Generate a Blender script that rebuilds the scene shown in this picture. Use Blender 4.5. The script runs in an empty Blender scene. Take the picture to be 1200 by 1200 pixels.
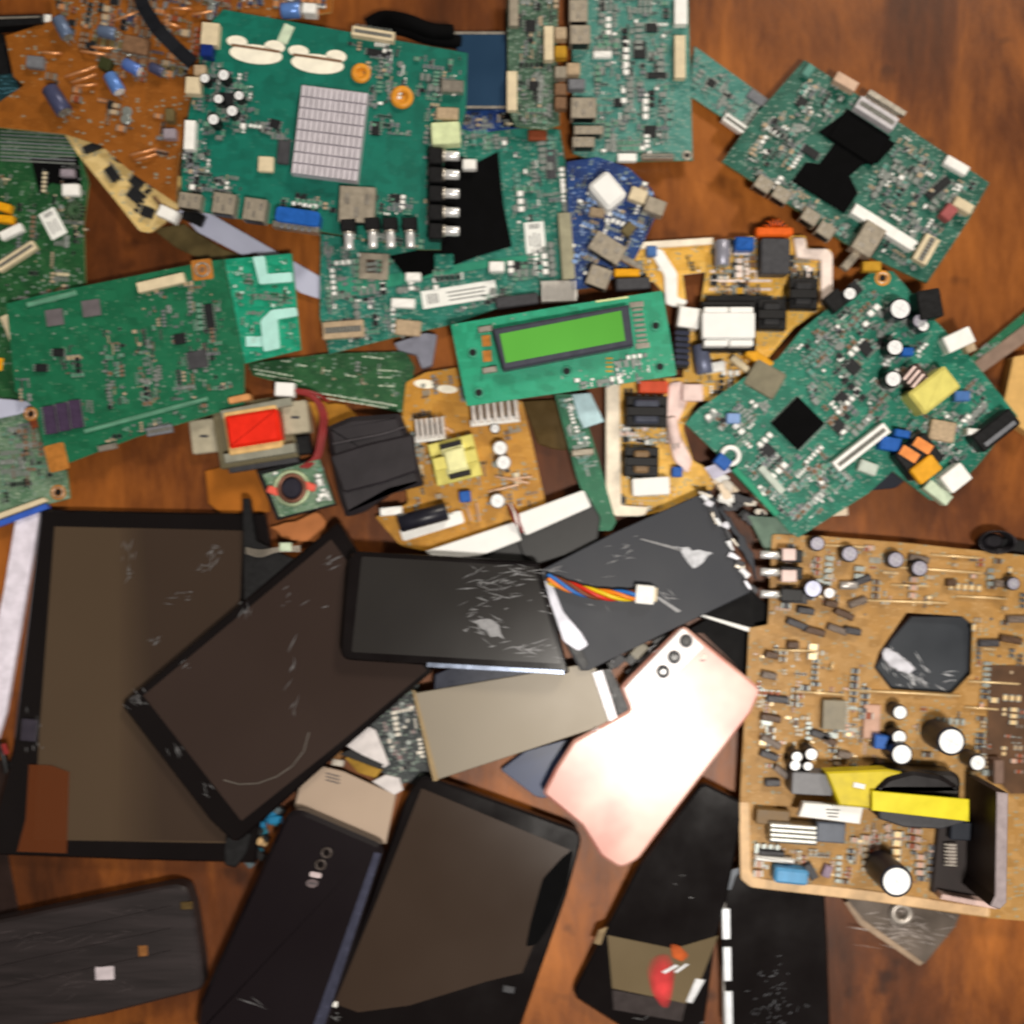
import bpy, bmesh, math, random
from mathutils import Vector
from mathutils.geometry import tessellate_polygon
scn = bpy.context.scene
COL = scn.collection
R = math.radians
# ------------------------------------------------------------------ camera, world, lights, exposure
H = 0.62          # camera height above the table (m)
S = 0.0005        # metres of table per photo pixel (1200 px wide photo)
cam_d = bpy.data.cameras.new('camera'); cam = bpy.data.objects.new('camera', cam_d)
COL.objects.link(cam); cam.location = (0, 0, H); cam.rotation_euler = (0, 0, 0)
cam_d.sensor_width = 36; cam_d.lens = 36*H/(1200*S); cam_d.clip_start = 0.01; cam_d.clip_end = 60
cam_d.dof.use_dof = True; cam_d.dof.focus_distance = 0.53; cam_d.dof.aperture_fstop = cam_d.lens/1000/0.0095; cam_d.dof.aperture_ratio = 0.5
scn.camera = cam
scn.view_settings.view_transform = 'Standard'; scn.view_settings.look = 'None'
scn.view_settings.exposure = 0.0; scn.view_settings.gamma = 1.0
world = bpy.data.worlds.new('World'); scn.world = world; world.use_nodes = True
wn = world.node_tree; bg = wn.nodes['Background']
tc = wn.nodes.new('ShaderNodeTexCoord'); nz = wn.nodes.new('ShaderNodeTexNoise'); nz.inputs['Scale'].default_value = 1.6
nz.inputs['Detail'].default_value = 1.0
cr = wn.nodes.new('ShaderNodeValToRGB')
cr.color_ramp.elements[0].position = .3; cr.color_ramp.elements[0].color = (.40, .34, .28, 1)
cr.color_ramp.elements[1].position = .7; cr.color_ramp.elements[1].color = (.80, .72, .62, 1)
wn.links.new(tc.outputs['Generated'], nz.inputs['Vector']); wn.links.new(nz.outputs['Fac'], cr.inputs['Fac'])
wn.links.new(cr.outputs['Color'], bg.inputs['Color']); bg.inputs['Strength'].default_value = 0.22

def area(name, loc, aim, size, power, col):
    l = bpy.data.lights.new(name, 'AREA'); l.shape = 'DISK'; l.size = size; l.energy = power; l.color = col
    o = bpy.data.objects.new(name, l); COL.objects.link(o); o.location = loc
    d = Vector(aim)-Vector(loc); o.rotation_euler = d.to_track_quat('-Z', 'Y').to_euler(); return o
area('room_lamp', (0.235, -0.37, 1.2), (0, 0, 0), 0.15, 13.6, (1, .94, .86))
area('ceiling_lamp', (1.3, 2.3, 2.0), (0, 0, 0), 0.6, 56.0, (1, .91, .78))

# ------------------------------------------------------------------ helpers
def lin(c):
    return tuple(((v/255)/12.92 if v/255 <= .04045 else ((v/255+.055)/1.055)**2.4) for v in c)
MATS = {}
def mat(name, rgb, rough=.5, metal=0.0, var=.14, scale=180, bump=0.0, coat=0.0, aniso=(1, 1, 1), spec=.3):
    if name in MATS: return MATS[name]
    m = bpy.data.materials.new(name); m.use_nodes = True; n = m.node_tree; b = n.nodes['Principled BSDF']
    t = n.nodes.new('ShaderNodeTexCoord'); mp = n.nodes.new('ShaderNodeMapping'); mp.inputs['Scale'].default_value = aniso
    z = n.nodes.new('ShaderNodeTexNoise'); z.inputs['Scale'].default_value = scale; z.inputs['Detail'].default_value = 3
    n.links.new(t.outputs['Object'], mp.inputs[0]); n.links.new(mp.outputs[0], z.inputs['Vector'])
    c = lin(rgb); r = n.nodes.new('ShaderNodeValToRGB')
    r.color_ramp.elements[0].position = .3; r.color_ramp.elements[1].position = .7
    r.color_ramp.elements[0].color = tuple(x*(1-var) for x in c)+(1,)
    r.color_ramp.elements[1].color = tuple(min(x*(1+var), 1) for x in c)+(1,)
    n.links.new(z.outputs['Fac'], r.inputs['Fac']); n.links.new(r.outputs['Color'], b.inputs['Base Color'])
    mr = n.nodes.new('ShaderNodeMapRange'); mr.inputs['To Min'].default_value = max(rough-.08, .02); mr.inputs['To Max'].default_value = min(rough+.08, 1)
    n.links.new(z.outputs['Fac'], mr.inputs['Value']); n.links.new(mr.outputs[0], b.inputs['Roughness'])
    b.inputs['Metallic'].default_value = metal; b.inputs['Specular IOR Level'].default_value = spec
    if coat: b.inputs['Coat Weight'].default_value = coat; b.inputs['Coat Roughness'].default_value = .06
    if bump:
        bp = n.nodes.new('ShaderNodeBump'); bp.inputs['Strength'].default_value = bump; bp.inputs['Distance'].default_value = .0006
        n.links.new(z.outputs['Fac'], bp.inputs['Height']); n.links.new(bp.outputs[0], b.inputs['Normal'])
    MATS[name] = m; return m

def pcb(name, base, light, dens=.5, rough=.38, silk=(190, 205, 195), ang=0, silkamt=.75):
    """solder mask with lighter copper runs, vias and rows of silk-screen print"""
    m = bpy.data.materials.new(name); m.use_nodes = True; n = m.node_tree; b = n.nodes['Principled BSDF']; L = n.links.new
    def N(t): return n.nodes.new(t)
    t = N('ShaderNodeTexCoord'); mp = N('ShaderNodeMapping'); mp.inputs['Rotation'].default_value = (0, 0, ang); L(t.outputs['Object'], mp.inputs[0])
    def math_(op, a, bb=None, c=None):
        q = N('ShaderNodeMath'); q.operation = op
        for i, v in enumerate((a, bb, c)):
            if v is None: continue
            if isinstance(v, (int, float)): q.inputs[i].default_value = v
            else: L(v, q.inputs[i])
        return q.outputs[0]
    def mixc(f, a, c):
        q = N('ShaderNodeMix'); q.data_type = 'RGBA'
        if isinstance(f, (int, float)): q.inputs[0].default_value = f
        else: L(f, q.inputs[0])
        for i, v in ((6, a), (7, c)):
            if isinstance(v, tuple): q.inputs[i].default_value = v+(1,)
            else: L(v, q.inputs[i])
        return q.outputs[2]
    def vec(sx, sy):
        q = N('ShaderNodeMapping'); q.inputs['Scale'].default_value = (sx, sy, 1); L(mp.outputs[0], q.inputs[0]); return q.outputs[0]
    def noise(sc, v, det=2):
        q = N('ShaderNodeTexNoise'); q.inputs['Scale'].default_value = sc; q.inputs['Detail'].default_value = det; L(v, q.inputs['Vector']); return q.outputs['Fac']
    v1 = vec(1, 1)
    lo = noise(28, v1)                                   # where the layout is busy
    B, Lt = lin(base), lin(light)
    # copper pours: blocky cells
    vo = N('ShaderNodeTexVoronoi'); vo.distance = 'CHEBYCHEV'; vo.inputs['Scale'].default_value = 150; L(vec(1, 1.4), vo.inputs['Vector'])
    sep = N('ShaderNodeSeparateColor'); L(vo.outputs['Color'], sep.inputs[0])
    c0 = mixc(math_('MULTIPLY', sep.outputs[0], .55), B, tuple(x*.62 for x in B))
    c1 = mixc(math_('MULTIPLY', math_('GREATER_THAN', sep.outputs[1], .62), .35), c0, Lt)
    # fine parallel runs
    wv = N('ShaderNodeTexWave'); wv.bands_direction = 'Y'; wv.inputs['Scale'].default_value = 330; wv.inputs['Distortion'].default_value = 2.2
    wv.inputs['Detail'].default_value = 1; wv.inputs['Detail Scale'].default_value = .12; L(v1, wv.inputs['Vector'])
    msk = math_('GREATER_THAN', noise(75, v1, 1), .5)
    c2 = mixc(math_('MULTIPLY', math_('MULTIPLY', math_('GREATER_THAN', wv.outputs['Fac'], .6), msk), .38), c1, Lt)
    # pads
    v2 = N('ShaderNodeTexVoronoi'); v2.distance = 'CHEBYCHEV'; v2.inputs['Scale'].default_value = 520; L(vec(.55, 1), v2.inputs['Vector'])
    s2 = N('ShaderNodeSeparateColor'); L(v2.outputs['Color'], s2.inputs[0])
    thr = math_('MULTIPLY_ADD', lo, -1.5, 1.65-dens*.75)
    pad = math_('MULTIPLY', math_('LESS_THAN', v2.outputs['Distance'], .26), math_('GREATER_THAN', s2.outputs[0], thr))
    c3 = mixc(math_('MULTIPLY', pad, .7), c2, lin((132, 150, 138)))
    # silk-screen dashes
    tx = noise(1, vec(260, 950), 2)
    sk = math_('MULTIPLY', math_('GREATER_THAN', tx, .665-.035*dens), silkamt*.7)
    c4 = mixc(sk, c3, lin(silk))
    L(c4, b.inputs['Base Color']); b.inputs['Roughness'].default_value = rough+.08; b.inputs['Specular IOR Level'].default_value = .3
    bp = N('ShaderNodeBump'); bp.inputs['Strength'].default_value = .25; bp.inputs['Distance'].default_value = .0003
    L(wv.outputs['Fac'], bp.inputs['Height']); L(bp.outputs[0], b.inputs['Normal'])
    return m

def P(px, py, z): k = S*(H-z)/H; return (px-600)*k, (600-py)*k
def ctr(poly): return sum(p[0] for p in poly)/len(poly), sum(p[1] for p in poly)/len(poly)
def sarea(p): return sum(p[i][0]*p[(i+1) % len(p)][1]-p[(i+1) % len(p)][0]*p[i][1] for i in range(len(p)))/2
def rnd(poly, r, n=5):
    out = []; k = len(poly)
    rr = r if isinstance(r, (list, tuple)) else [r]*k
    for i, p in enumerate(poly):
        a = Vector(poly[i-1])-Vector(p); c = Vector(poly[(i+1) % k])-Vector(p); q = min(rr[i], a.length*.45, c.length*.45)
        if q <= 0: out.append(p); continue
        A = Vector(p)+a.normalized()*q; C = Vector(p)+c.normalized()*q; P0 = Vector(p)
        for j in range(n+1):
            t = j/n; v = A*(1-t)**2+P0*2*t*(1-t)+C*t*t; out.append((v.x, v.y))
    return out
def rect(px, py, w, h, ang=0):
    c, s = math.cos(R(ang)), math.sin(R(ang))     # ang clockwise in the photo
    return [(px+x*c-y*s, py+x*s+y*c) for x, y in ((-w/2, -h/2), (w/2, -h/2), (w/2, h/2), (-w/2, h/2))]
def rough_poly(poly, amp, step, seed):
    rg = random.Random(seed); out = []
    for i, p in enumerate(poly):
        q = poly[(i+1) % len(poly)]; d = math.hypot(q[0]-p[0], q[1]-p[1]); n = max(1, int(d/step))
        for j in range(n): t = j/n; out.append((p[0]+(q[0]-p[0])*t+rg.uniform(-amp, amp), p[1]+(q[1]-p[1])*t+rg.uniform(-amp, amp)))
    return out

class MB:
    def __init__(s): s.v = []; s.f = []; s.mi = []; s.mats = []; s.sm = []
    def m(s, mt):
        if mt not in s.mats: s.mats.append(mt)
        return s.mats.index(mt)
    def add(s, vs, fs, mt, smooth=False):
        o = len(s.v); s.v += vs; i = s.m(mt)
        for f in fs: s.f.append([a+o for a in f]); s.mi.append(i); s.sm.append(smooth)
    def prismw(s, pts, z0, z1, mt, bev=0.0, mt_side=None, holes=None):
        """pts in world xy"""
        if sarea(pts) < 0: pts = pts[::-1]
        n = len(pts); mt_side = mt_side or mt
        if holes:
            hs = [h if sarea(h) < 0 else h[::-1] for h in holes]
            rings = [pts]+hs; allp = [p for r_ in rings for p in r_]
            tri = tessellate_polygon([[Vector((x, y, 0)) for x, y in r_] for r_ in rings])
            N_ = len(allp); vs = [(x, y, z1) for x, y in allp]+[(x, y, z0) for x, y in allp]
            top = []; bot = []
            for t in tri:
                a, b_, c = [allp[q] for q in t]
                if (b_[0]-a[0])*(c[1]-a[1])-(b_[1]-a[1])*(c[0]-a[0]) < 0: t = (t[0], t[2], t[1])
                top.append(list(t)); bot.append([q+N_ for q in t[::-1]])
            s.add(vs, top, mt); s.add(vs, bot, mt_side)
            o = 0; sd = []
            for r_ in rings:
                k = len(r_)
                for i in range(k): a, b_ = o+i, o+(i+1) % k; sd.append([a, a+N_, b_+N_, b_])
                o += k
            s.add(vs, sd, mt_side); return
        if bev > 0:
            ins = []
            for i in range(n):
                a, p, c = Vector(pts[i-1]), Vector(pts[i]), Vector(pts[(i+1) % n])
                d1 = (p-a); d2 = (c-p)
                if d1.length < 1e-9 or d2.length < 1e-9: ins.append(pts[i]); continue
                d1.normalize(); d2.normalize(); nn = Vector((-d1.y, d1.x))+Vector((-d2.y, d2.x))
                if nn.length < .2: ins.append(pts[i]); continue
                nn.normalize(); q = p+nn*bev*min(1.5, 1/max(.4, nn.dot(Vector((-d1.y, d1.x))))); ins.append((q.x, q.y))
            vs = [(x, y, z0) for x, y in pts]+[(x, y, z1-bev) for x, y in pts]+[(x, y, z1) for x, y in ins]
            s.add(vs, [[i, (i+1) % n, n+(i+1) % n, n+i] for i in range(n)]+[list(range(n))[::-1]], mt_side)
            s.add(vs, [[n+i, n+(i+1) % n, 2*n+(i+1) % n, 2*n+i] for i in range(n)]+[list(range(2*n, 3*n))], mt)
        else:
            vs = [(x, y, z0) for x, y in pts]+[(x, y, z1) for x, y in pts]
            s.add(vs, [[i, (i+1) % n, n+(i+1) % n, n+i] for i in range(n)]+[list(range(n))[::-1]], mt_side)
            s.add(vs, [list(range(n, 2*n))], mt)
    def prism(s, poly, z0, z1, mt, bev=0.0, mt_side=None, holes=None):
        s.prismw([P(x, y, z1) for x, y in poly], z0, z1, mt, bev, mt_side, [[P(x, y, z1) for x, y in h] for h in holes] if holes else None)
    def box(s, px, py, w, h, ang, z0, z1, mt, bev=0.0): s.prism(rect(px, py, w, h, ang), z0, z1, mt, bev)
    def cyl(s, px, py, r, z0, z1, mt, mt_top=None, n=20, bev=0.0, sy=1.0, ang=0):
        x, y = P(px, py, z1); k = S*(H-z1)/H*r
        c, q = math.cos(R(-ang)), math.sin(R(-ang))
        def ring(f): return [(x+(math.cos(2*math.pi*i/n)*c-math.sin(2*math.pi*i/n)*sy*q)*k*f, y+(math.cos(2*math.pi*i/n)*q+math.sin(2*math.pi*i/n)*sy*c)*k*f) for i in range(n)]
        b = min(bev, k*.5); a0 = ring(1); a1 = ring(1-b/k if b else 1)
        vs = [(u, v, z0) for u, v in a0]+[(u, v, z1-b) for u, v in a0]
        s.add(vs, [[i, (i+1) % n, n+(i+1) % n, n+i] for i in range(n)], mt, True); s.add(vs, [list(range(n))[::-1]], mt)
        if b: vs = [(u, v, z1-b) for u, v in a0]+[(u, v, z1) for u, v in a1]; s.add(vs, [[i, (i+1) % n, n+(i+1) % n, n+i] for i in range(n)], mt, True)
        s.add([(u, v, z1) for u, v in a1], [list(range(n))], mt_top or mt)
    def tube(s, pts, r, mt, n=8, cap=True, radii=None):
        """pts world xyz"""
        V = [Vector(p) for p in pts]; vs = []; fs = []
        for i, p in enumerate(V):
            d = (V[min(i+1, len(V)-1)]-V[max(i-1, 0)]).normalized()
            u = d.cross(Vector((0, 0, 1)));
            if u.length < .05: u = d.cross(Vector((1, 0, 0)))
            u.normalize(); w = d.cross(u); rr = radii[i] if radii else r
            for j in range(n): a = 2*math.pi*j/n; q = p+u*math.cos(a)*rr+w*math.sin(a)*rr; vs.append(tuple(q))
        for i in range(len(V)-1):
            for j in range(n): fs.append([i*n+j, i*n+(j+1) % n, (i+1)*n+(j+1) % n, (i+1)*n+j])
        s.add(vs, fs, mt, True)
        if cap: s.add(vs, [list(range(n)), list(range((len(V)-1)*n, len(V)*n))[::-1]], mt)
    def hcyl(s, p0, p1, zc, rpx, mt, mt_end=None, n=18):
        r = rpx*S*(H-zc)/H; a = Vector(P(*p0, zc)+(zc,)); b = Vector(P(*p1, zc)+(zc,))
        d = (b-a).normalized()*min(.0005, (b-a).length*.1)
        s.tube([a, a+d, b-d, b], r, mt, n, True, [r*.86, r, r, r*.86])
        if mt_end:
            s.tube([b-d*.5, b+d*.1], r*.8, mt_end, n); s.tube([a+d*.5, a-d*.1], r*.8, mt_end, n)
    def torus(s, px, py, R_, r_, z, mt, n=28, k=10, sy=1.0):
        x, y = P(px, py, z); q = S*(H-z)/H; vs = []; fs = []
        for i in range(n):
            a = 2*math.pi*i/n
            for j in range(k):
                b = 2*math.pi*j/k; rr = (R_+r_*math.cos(b))*q
                vs.append((x+math.cos(a)*rr, y+math.sin(a)*rr*sy, z+r_*q*math.sin(b)))
        for i in range(n):
            for j in range(k): fs.append([i*k+j, ((i+1) % n)*k+j, ((i+1) % n)*k+(j+1) % k, i*k+(j+1) % k])
        s.add(vs, fs, mt, True)

class Thing:
    def __init__(s, name, label, cat, poly_or_c, z, top=None, group=None, tilt=(0, 0)):
        c = ctr(poly_or_c) if isinstance(poly_or_c[0], tuple) else poly_or_c
        x, y = P(c[0], c[1], z); s.z = z; s.top = z if top is None else top
        o = bpy.data.objects.new(name, None); COL.objects.link(o); o.location = (x, y, z); o.empty_display_size = .01
        o.rotation_euler = (R(tilt[0]), R(tilt[1]), 0)
        o['label'] = label; o['category'] = cat
        if group: o['group'] = group
        s.root = o; s.o = Vector((x, y, z)); s.rg = random.Random(label)
    def part(s, name, mb, label=None, parent=None, kind=None):
        if not mb.v: return None
        me = bpy.data.meshes.new(name)
        n = len(mb.v); c = Vector((sum(v[0] for v in mb.v)/n, sum(v[1] for v in mb.v)/n, min(v[2] for v in mb.v)))
        me.from_pydata([(v[0]-c.x, v[1]-c.y, v[2]-c.z) for v in mb.v], [], mb.f)
        for m in mb.mats: me.materials.append(m)
        for i, p in enumerate(me.polygons): p.material_index = mb.mi[i]; p.use_smooth = mb.sm[i]
        me.update(); o = bpy.data.objects.new(name, me); COL.objects.link(o)
        base = s.o
        if parent is not None: o.parent = parent; base = s.o+Vector(parent.location)
        else: o.parent = s.root
        o.location = c-base
        if label: o['label'] = label
        if kind: o['kind'] = kind
        return o

# ------------------------------------------------------------------ materials
TIN = mat('tin', (146, 152, 148), .38, .5, .3, 900)
BRIGHT = mat('bright_metal', (226, 226, 226), .3, .5, .06, 300)
STEEL = mat('steel', (190, 182, 170), .35, .8, .15, 300)
NICKEL = mat('nickel_shield', (168, 158, 142), .42, .45, .16, 250)
BLACKP = mat('black_plastic', (16, 16, 18), .42, 0, .3, 400)
CHIPM = mat('chip_epoxy', (26, 27, 30), .5, 0, .25, 500)
MATTE = mat('matte_black_tape', (7, 7, 8), .8, 0, .3, 120, spec=.06)
WHITEP = mat('white_plastic', (243, 242, 238), .4, 0, .07, 200)
CREAM = mat('cream_plastic', (216, 200, 168), .5, 0, .1, 200)
CREAMPAD = mat('bare_cream_laminate', (244, 238, 220), .5, 0, .08, 200)
BEIGE = mat('beige_component', (176, 154, 126), .5, 0, .2, 400)
BROWNC = mat('ceramic_brown', (120, 90, 66), .5, 0, .25, 500)
BLUEP = mat('blue_plastic', (28, 88, 170), .4, 0, .15, 300)
NAVY = mat('navy_plastic', (16, 40, 110), .4, 0, .2, 300)
GREYP = mat('grey_plastic', (112, 114, 120), .5, 0, .15, 300)
DGREY = mat('dark_grey_plastic', (62, 62, 66), .5, 0, .18, 300)
YELL = mat('yellow_tape', (222, 208, 30), .35, 0, .08, 120)
PALEY = mat('pale_yellow_plastic', (216, 206, 112), .4, 0, .1, 150)
ORNG = mat('orange_winding', (226, 96, 20), .45, 0, .15, 300)
REDT = mat('red_tape', (226, 38, 16), .4, 0, .1, 140)
COPPER = mat('copper_pad', (196, 128, 58), .38, .35, .18, 300)
GOLD = mat('gold_film', (196, 148, 44), .4, .25, .18, 200)
LABELM = mat('paper_label', (235, 236, 232), .55, 0, .04, 300)
INK = mat('printed_ink', (70, 70, 74), .6, 0, .2, 500)
WHITEB = mat('bright_white_foam', (240, 240, 238), .6, 0, .04, 100)
LILAC = mat('lilac_film', (182, 186, 208), .35, 0, .06, 60)
FIN = mat('heat_sink_alloy', (176, 170, 176), .4, .35, .1, 300)
CAPSIDE = mat('capacitor_sleeve', (30, 30, 40), .35, 0, .2, 200)
CAPTOP = mat('capacitor_top', (240, 241, 242), .4, .1, .04, 500); CAPX = mat('capacitor_score', (206, 208, 210), .4)
FERR = mat('ferrite_core', (20, 19, 20), .5, 0, .2, 300)

SMALLM = [TIN, TIN, CHIPM, CHIPM, BROWNC, BEIGE, GREYP, GREYP, CREAM]

# ------------------------------------------------------------------ component builders
def chip(t, px, py, w, h, ang=0, ht=.0014, m=None, pins=True, name='chip', label=None):
    b = MB(); z = t.top; b.prismw([P(x, y, z+ht) for x, y in rect(px, py, w, h, ang)], z+.0003, z+ht, m or CHIPM, .0002)
    if pins:
        c, s_ = math.cos(R(ang)), math.sin(R(ang))
        for side in (-1, 1):
            n = max(3, int(h/3.2))
            for i in range(n):
                u = side*(w/2+1.3); v = -h/2+h*(i+.5)/n
                b.box(px+u*c-v*s_, py+u*s_+v*c, 3, 1.5, ang, z, z+.0006, TIN)
    return t.part(name, b, label)
def ecap(t, px, py, r, ht, side=None, top=None, name='capacitor', label=None):
    b = MB(); z = t.top; side = side or CAPSIDE; top = top or CAPTOP
    b.cyl(px, py, r, z, z+ht, side, None, 24, .0006)
    b.cyl(px, py, r*.84, z+ht-.0002, z+ht+.0002, top, None, 24, .0001)
    for a in (0, 90): b.box(px, py, r*1.1, .7, a+30, z+ht+.0001, z+ht+.00030, CAPX)
    return t.part(name, b, label)
def hcap(t, p0, p1, r, m=None, end=None, name='capacitor', lift=0, label=None):
    b = MB(); zc = t.top+r*S+lift; b.hcyl(p0, p1, zc, r, m or CAPSIDE, end or TIN)
    d = Vector(p1)-Vector(p0); d.normalize(); nx = Vector((-d.y, d.x))*r*.4
    for q in (1, -1):
        a = P(p1[0]+nx.x*q, p1[1]+nx.y*q, zc); c = P(p1[0]+nx.x*q+d.x*5, p1[1]+nx.y*q+d.y*5, zc)
        b.tube([a+(zc,), c+(zc,), c+(t.top,)], .0003, TIN, 5)
    return t.part(name, b, label)
def conn(t, px, py, w, h, ang=0, ht=.004, m=None, slots=True, name='connector', label=None, pin=TIN):
    b = MB(); z = t.top; m = m or WHITEP
    b.prism(rect(px, py, w, h, ang), z, z+ht, m, .0003)
    if slots:
        L_, W_ = (w, h) if w > h else (h, w); a2 = ang if w > h else ang+90
        b.box(px, py, L_*.9, W_*.36, a2, z+ht-.0001, z+ht+.00012, mat(m.name+'_recess', tuple(int(x) for x in (96, 90, 82)), .7))
        c, s_ = math.cos(R(a2)), math.sin(R(a2)); n = max(2, int(L_/4.5))
        for i in range(n):
            u = -L_*.44+L_*.88*(i+.5)/n
            b.box(px+u*c, py+u*s_, 1.5, W_*.3, a2, z+ht, z+ht+.0003, pin)
            b.box(px+u*c-(W_/2+1)*-s_, py+u*s_-(W_/2+1)*c, 1.4, 3, a2, z, z+.0007, pin)
    return t.part(name, b, label)
def port(t, px, py, w, h, ang=0, ht=.006, m=None, name='port', label=None):
    b = MB(); z = t.top; m = m or NICKEL
    b.prism(rect(px, py, w, h, ang), z, z+ht, m, .0004)
    c, s_ = math.cos(R(ang)), math.sin(R(ang))
    for u, v in ((-.28, -.15), (.28, -.15), (0, .22)):
        x, y = u*w, v*h; b.box(px+x*c-y*s_, py+x*s_+y*c, w*.14, h*.3, ang, z+ht-.0001, z+ht+.0003, STEEL)
    x, y = 0, h/2; b.box(px+x*c-y*s_, py+x*s_+y*c, w*.8, 2.4, ang, z+.001, z+ht-.0008, BLACKP)
    return t.part(name, b, label)
def block(t, px, py, w, h, ang=0, ht=.005, m=None, name='component', label=None, bev=.0006, z0=0):
    b = MB(); b.prism(rnd(rect(px, py, w, h, ang), min(w, h)*.1, 3), t.top+z0, t.top+z0+ht, m or GREYP, bev); return t.part(name, b, label)
def pad(t, poly, m, name='pad', label=None, th=.0003):
    b = MB(); b.prism(poly, t.top-.0001, t.top+th, m); return t.part(name, b, label)
def ringpad(t, px, py, r, m=None, hole=.45, sq=False, name='mounting_pad'):
    b = MB(); z = t.top
    if sq: b.prism(rnd(rect(px, py, r*2, r*2, t.rg.uniform(-12, -6)), 3, 3), z-.0001, z+.0003, m or COPPER)
    else: b.cyl(px, py, r, z-.0001, z+.0003, m or COPPER, n=24)
    b.cyl(px, py, r*hole, z+.0003, z+.0004, BLACKP if not sq else BROWNC, n=16); b.torus(px, py, r*.66, r*.09, z+.0003, TIN if sq else STEEL, 18, 6)
    return t.part(name, b)
def trafo(t, px, py, w, h, ang=0, ht=.014, core=None, tape=None, ends=None, name='transformer', label=None, band=.62):
    z = t.top; b = MB(); b.prism(rect(px, py, w, h, ang), z+.001, z+ht*.62, ends or FERR, .0006); 
    c, s_ = math.cos(R(ang)), math.sin(R(ang))
    for i in range(5):
        for q in (-1, 1):
            u, v = -w*.4+w*.8*i/4, q*(h/2+1.5); b.box(px+u*c-v*s_, py+u*s_+v*c, 2, 4, ang, z, z+.0015, TIN)
    root = t.part(name, b, label)
    k = MB(); k.prism(rnd(rect(px, py, w*band, h*.78, ang), 4, 3), z+.002, z+ht*.88, tape or GREYP, .0012); t.part('winding', k, parent=root)
    k = MB(); k.prism(rect(px, py, w*.96, h*.3, ang), z+.0015, z+ht, core or FERR, .0005); t.part('core', k, parent=root)
    return root
def heatsink(t, px, py, w, h, ang=0, ht=.008, n=9, m=None, pinned=False, name='heat_sink', label=None):
    b = MB(); z = t.top; m = m or FIN; b.prism(rect(px, py, w, h, ang), z, z+(.006 if pinned else .002), m)
    c, s_ = math.cos(R(ang)), math.sin(R(ang))
    if pinned:
        for i in range(n):
            for j in range(int(n*h/w*.9*.6)):
                k = int(n*h/w*.9*.6); u, v = -w/2+w*(i+.5)/n, -h/2+h*(j+.5)/k
                b.box(px+u*c-v*s_, py+u*s_+v*c, w/n*.82, h/k*.86, ang, z+.0019, z+ht, m)
    else:
        for i in range(n):
            u = -w/2+w*(i+.5)/n; b.box(px+u*c, py+u*s_, w/n*.42, h*.98, ang, z+.0019, z+ht, m)
    return t.part(name, b, label)
def label_(t, px, py, w, h, ang=0, name='label', bars=True, label=None):
    b = MB(); z = t.top; b.prism(rect(px, py, w, h, ang), z-.0001, z+.00035, LABELM)
    if bars:
        c, s_ = math.cos(R(ang)), math.sin(R(ang)); L_ = max(w, h); a2 = ang if w >= h else ang+90; W_ = min(w, h); c, s_ = math.cos(R(a2)), math.sin(R(a2))
        for i in range(5):
            u = -L_*.42+i*L_*.032; b.box(px+u*c, py+u*s_, L_*.014, W_*.55, a2, z+.0003, z+.00042, INK)
        for j in (-.2, .02, .24):
            u, v = L_*.1, W_*j; b.box(px+u*c-v*s_, py+u*s_+v*c, L_*t.rg.uniform(.3, .55), W_*.06, a2, z+.0003, z+.00042, INK)
    return t.part(name, b, label)
def coil(t, px, py, r, m, core=None, ht=.006, name='coil', label=None):
    b = MB(); z = t.top; b.torus(px, py, r*.66, r*.34, z+r*.34*S+.0002, core or FERR)
    for i in range(14):
        a = 2*math.pi*i/14; cx, cy = px+math.cos(a)*r*.66, py+math.sin(a)*r*.66; rr = r*.36*S
        zc = z+r*.34*S+.0002; x, y = P(cx, cy, zc); d = Vector((math.cos(a), -math.sin(a), 0))
        pts = [(x+d.x*math.cos(q)*rr*1.1, y+d.y*math.cos(q)*rr*1.1, zc+math.sin(q)*rr*1.1) for q in [2*math.pi*j/10 for j in range(11)]]
        b.tube(pts, .0005, m, 5, False)
    return t.part(name, b, label)
def jack(t, px, py, dx, dy, r=7, body=None, name='audio_jack', barrel=24, bodyl=22):
    """dark moulded body with a bright barrel pointing along (dx,dy)"""
    z = t.top; zc = z+.0045; d = Vector((dx, dy)).normalized(); ang = math.degrees(math.atan2(d.y, d.x))
    b = MB(); b.prism(rect(px-d.x*bodyl*.5, py-d.y*bodyl*.5, bodyl, r*2.5, ang), z, z+.0085, body or BLACKP, .0006); rt = t.part(name, b)
    k = MB(); k.hcyl((px, py), (px+d.x*barrel, py+d.y*barrel), zc, r*.78, BRIGHT, BRIGHT); k.hcyl((px, py), (px+d.x*4, py+d.y*4), zc, r, STEEL)
    t.part('barrel', k, parent=rt); return rt

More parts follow.
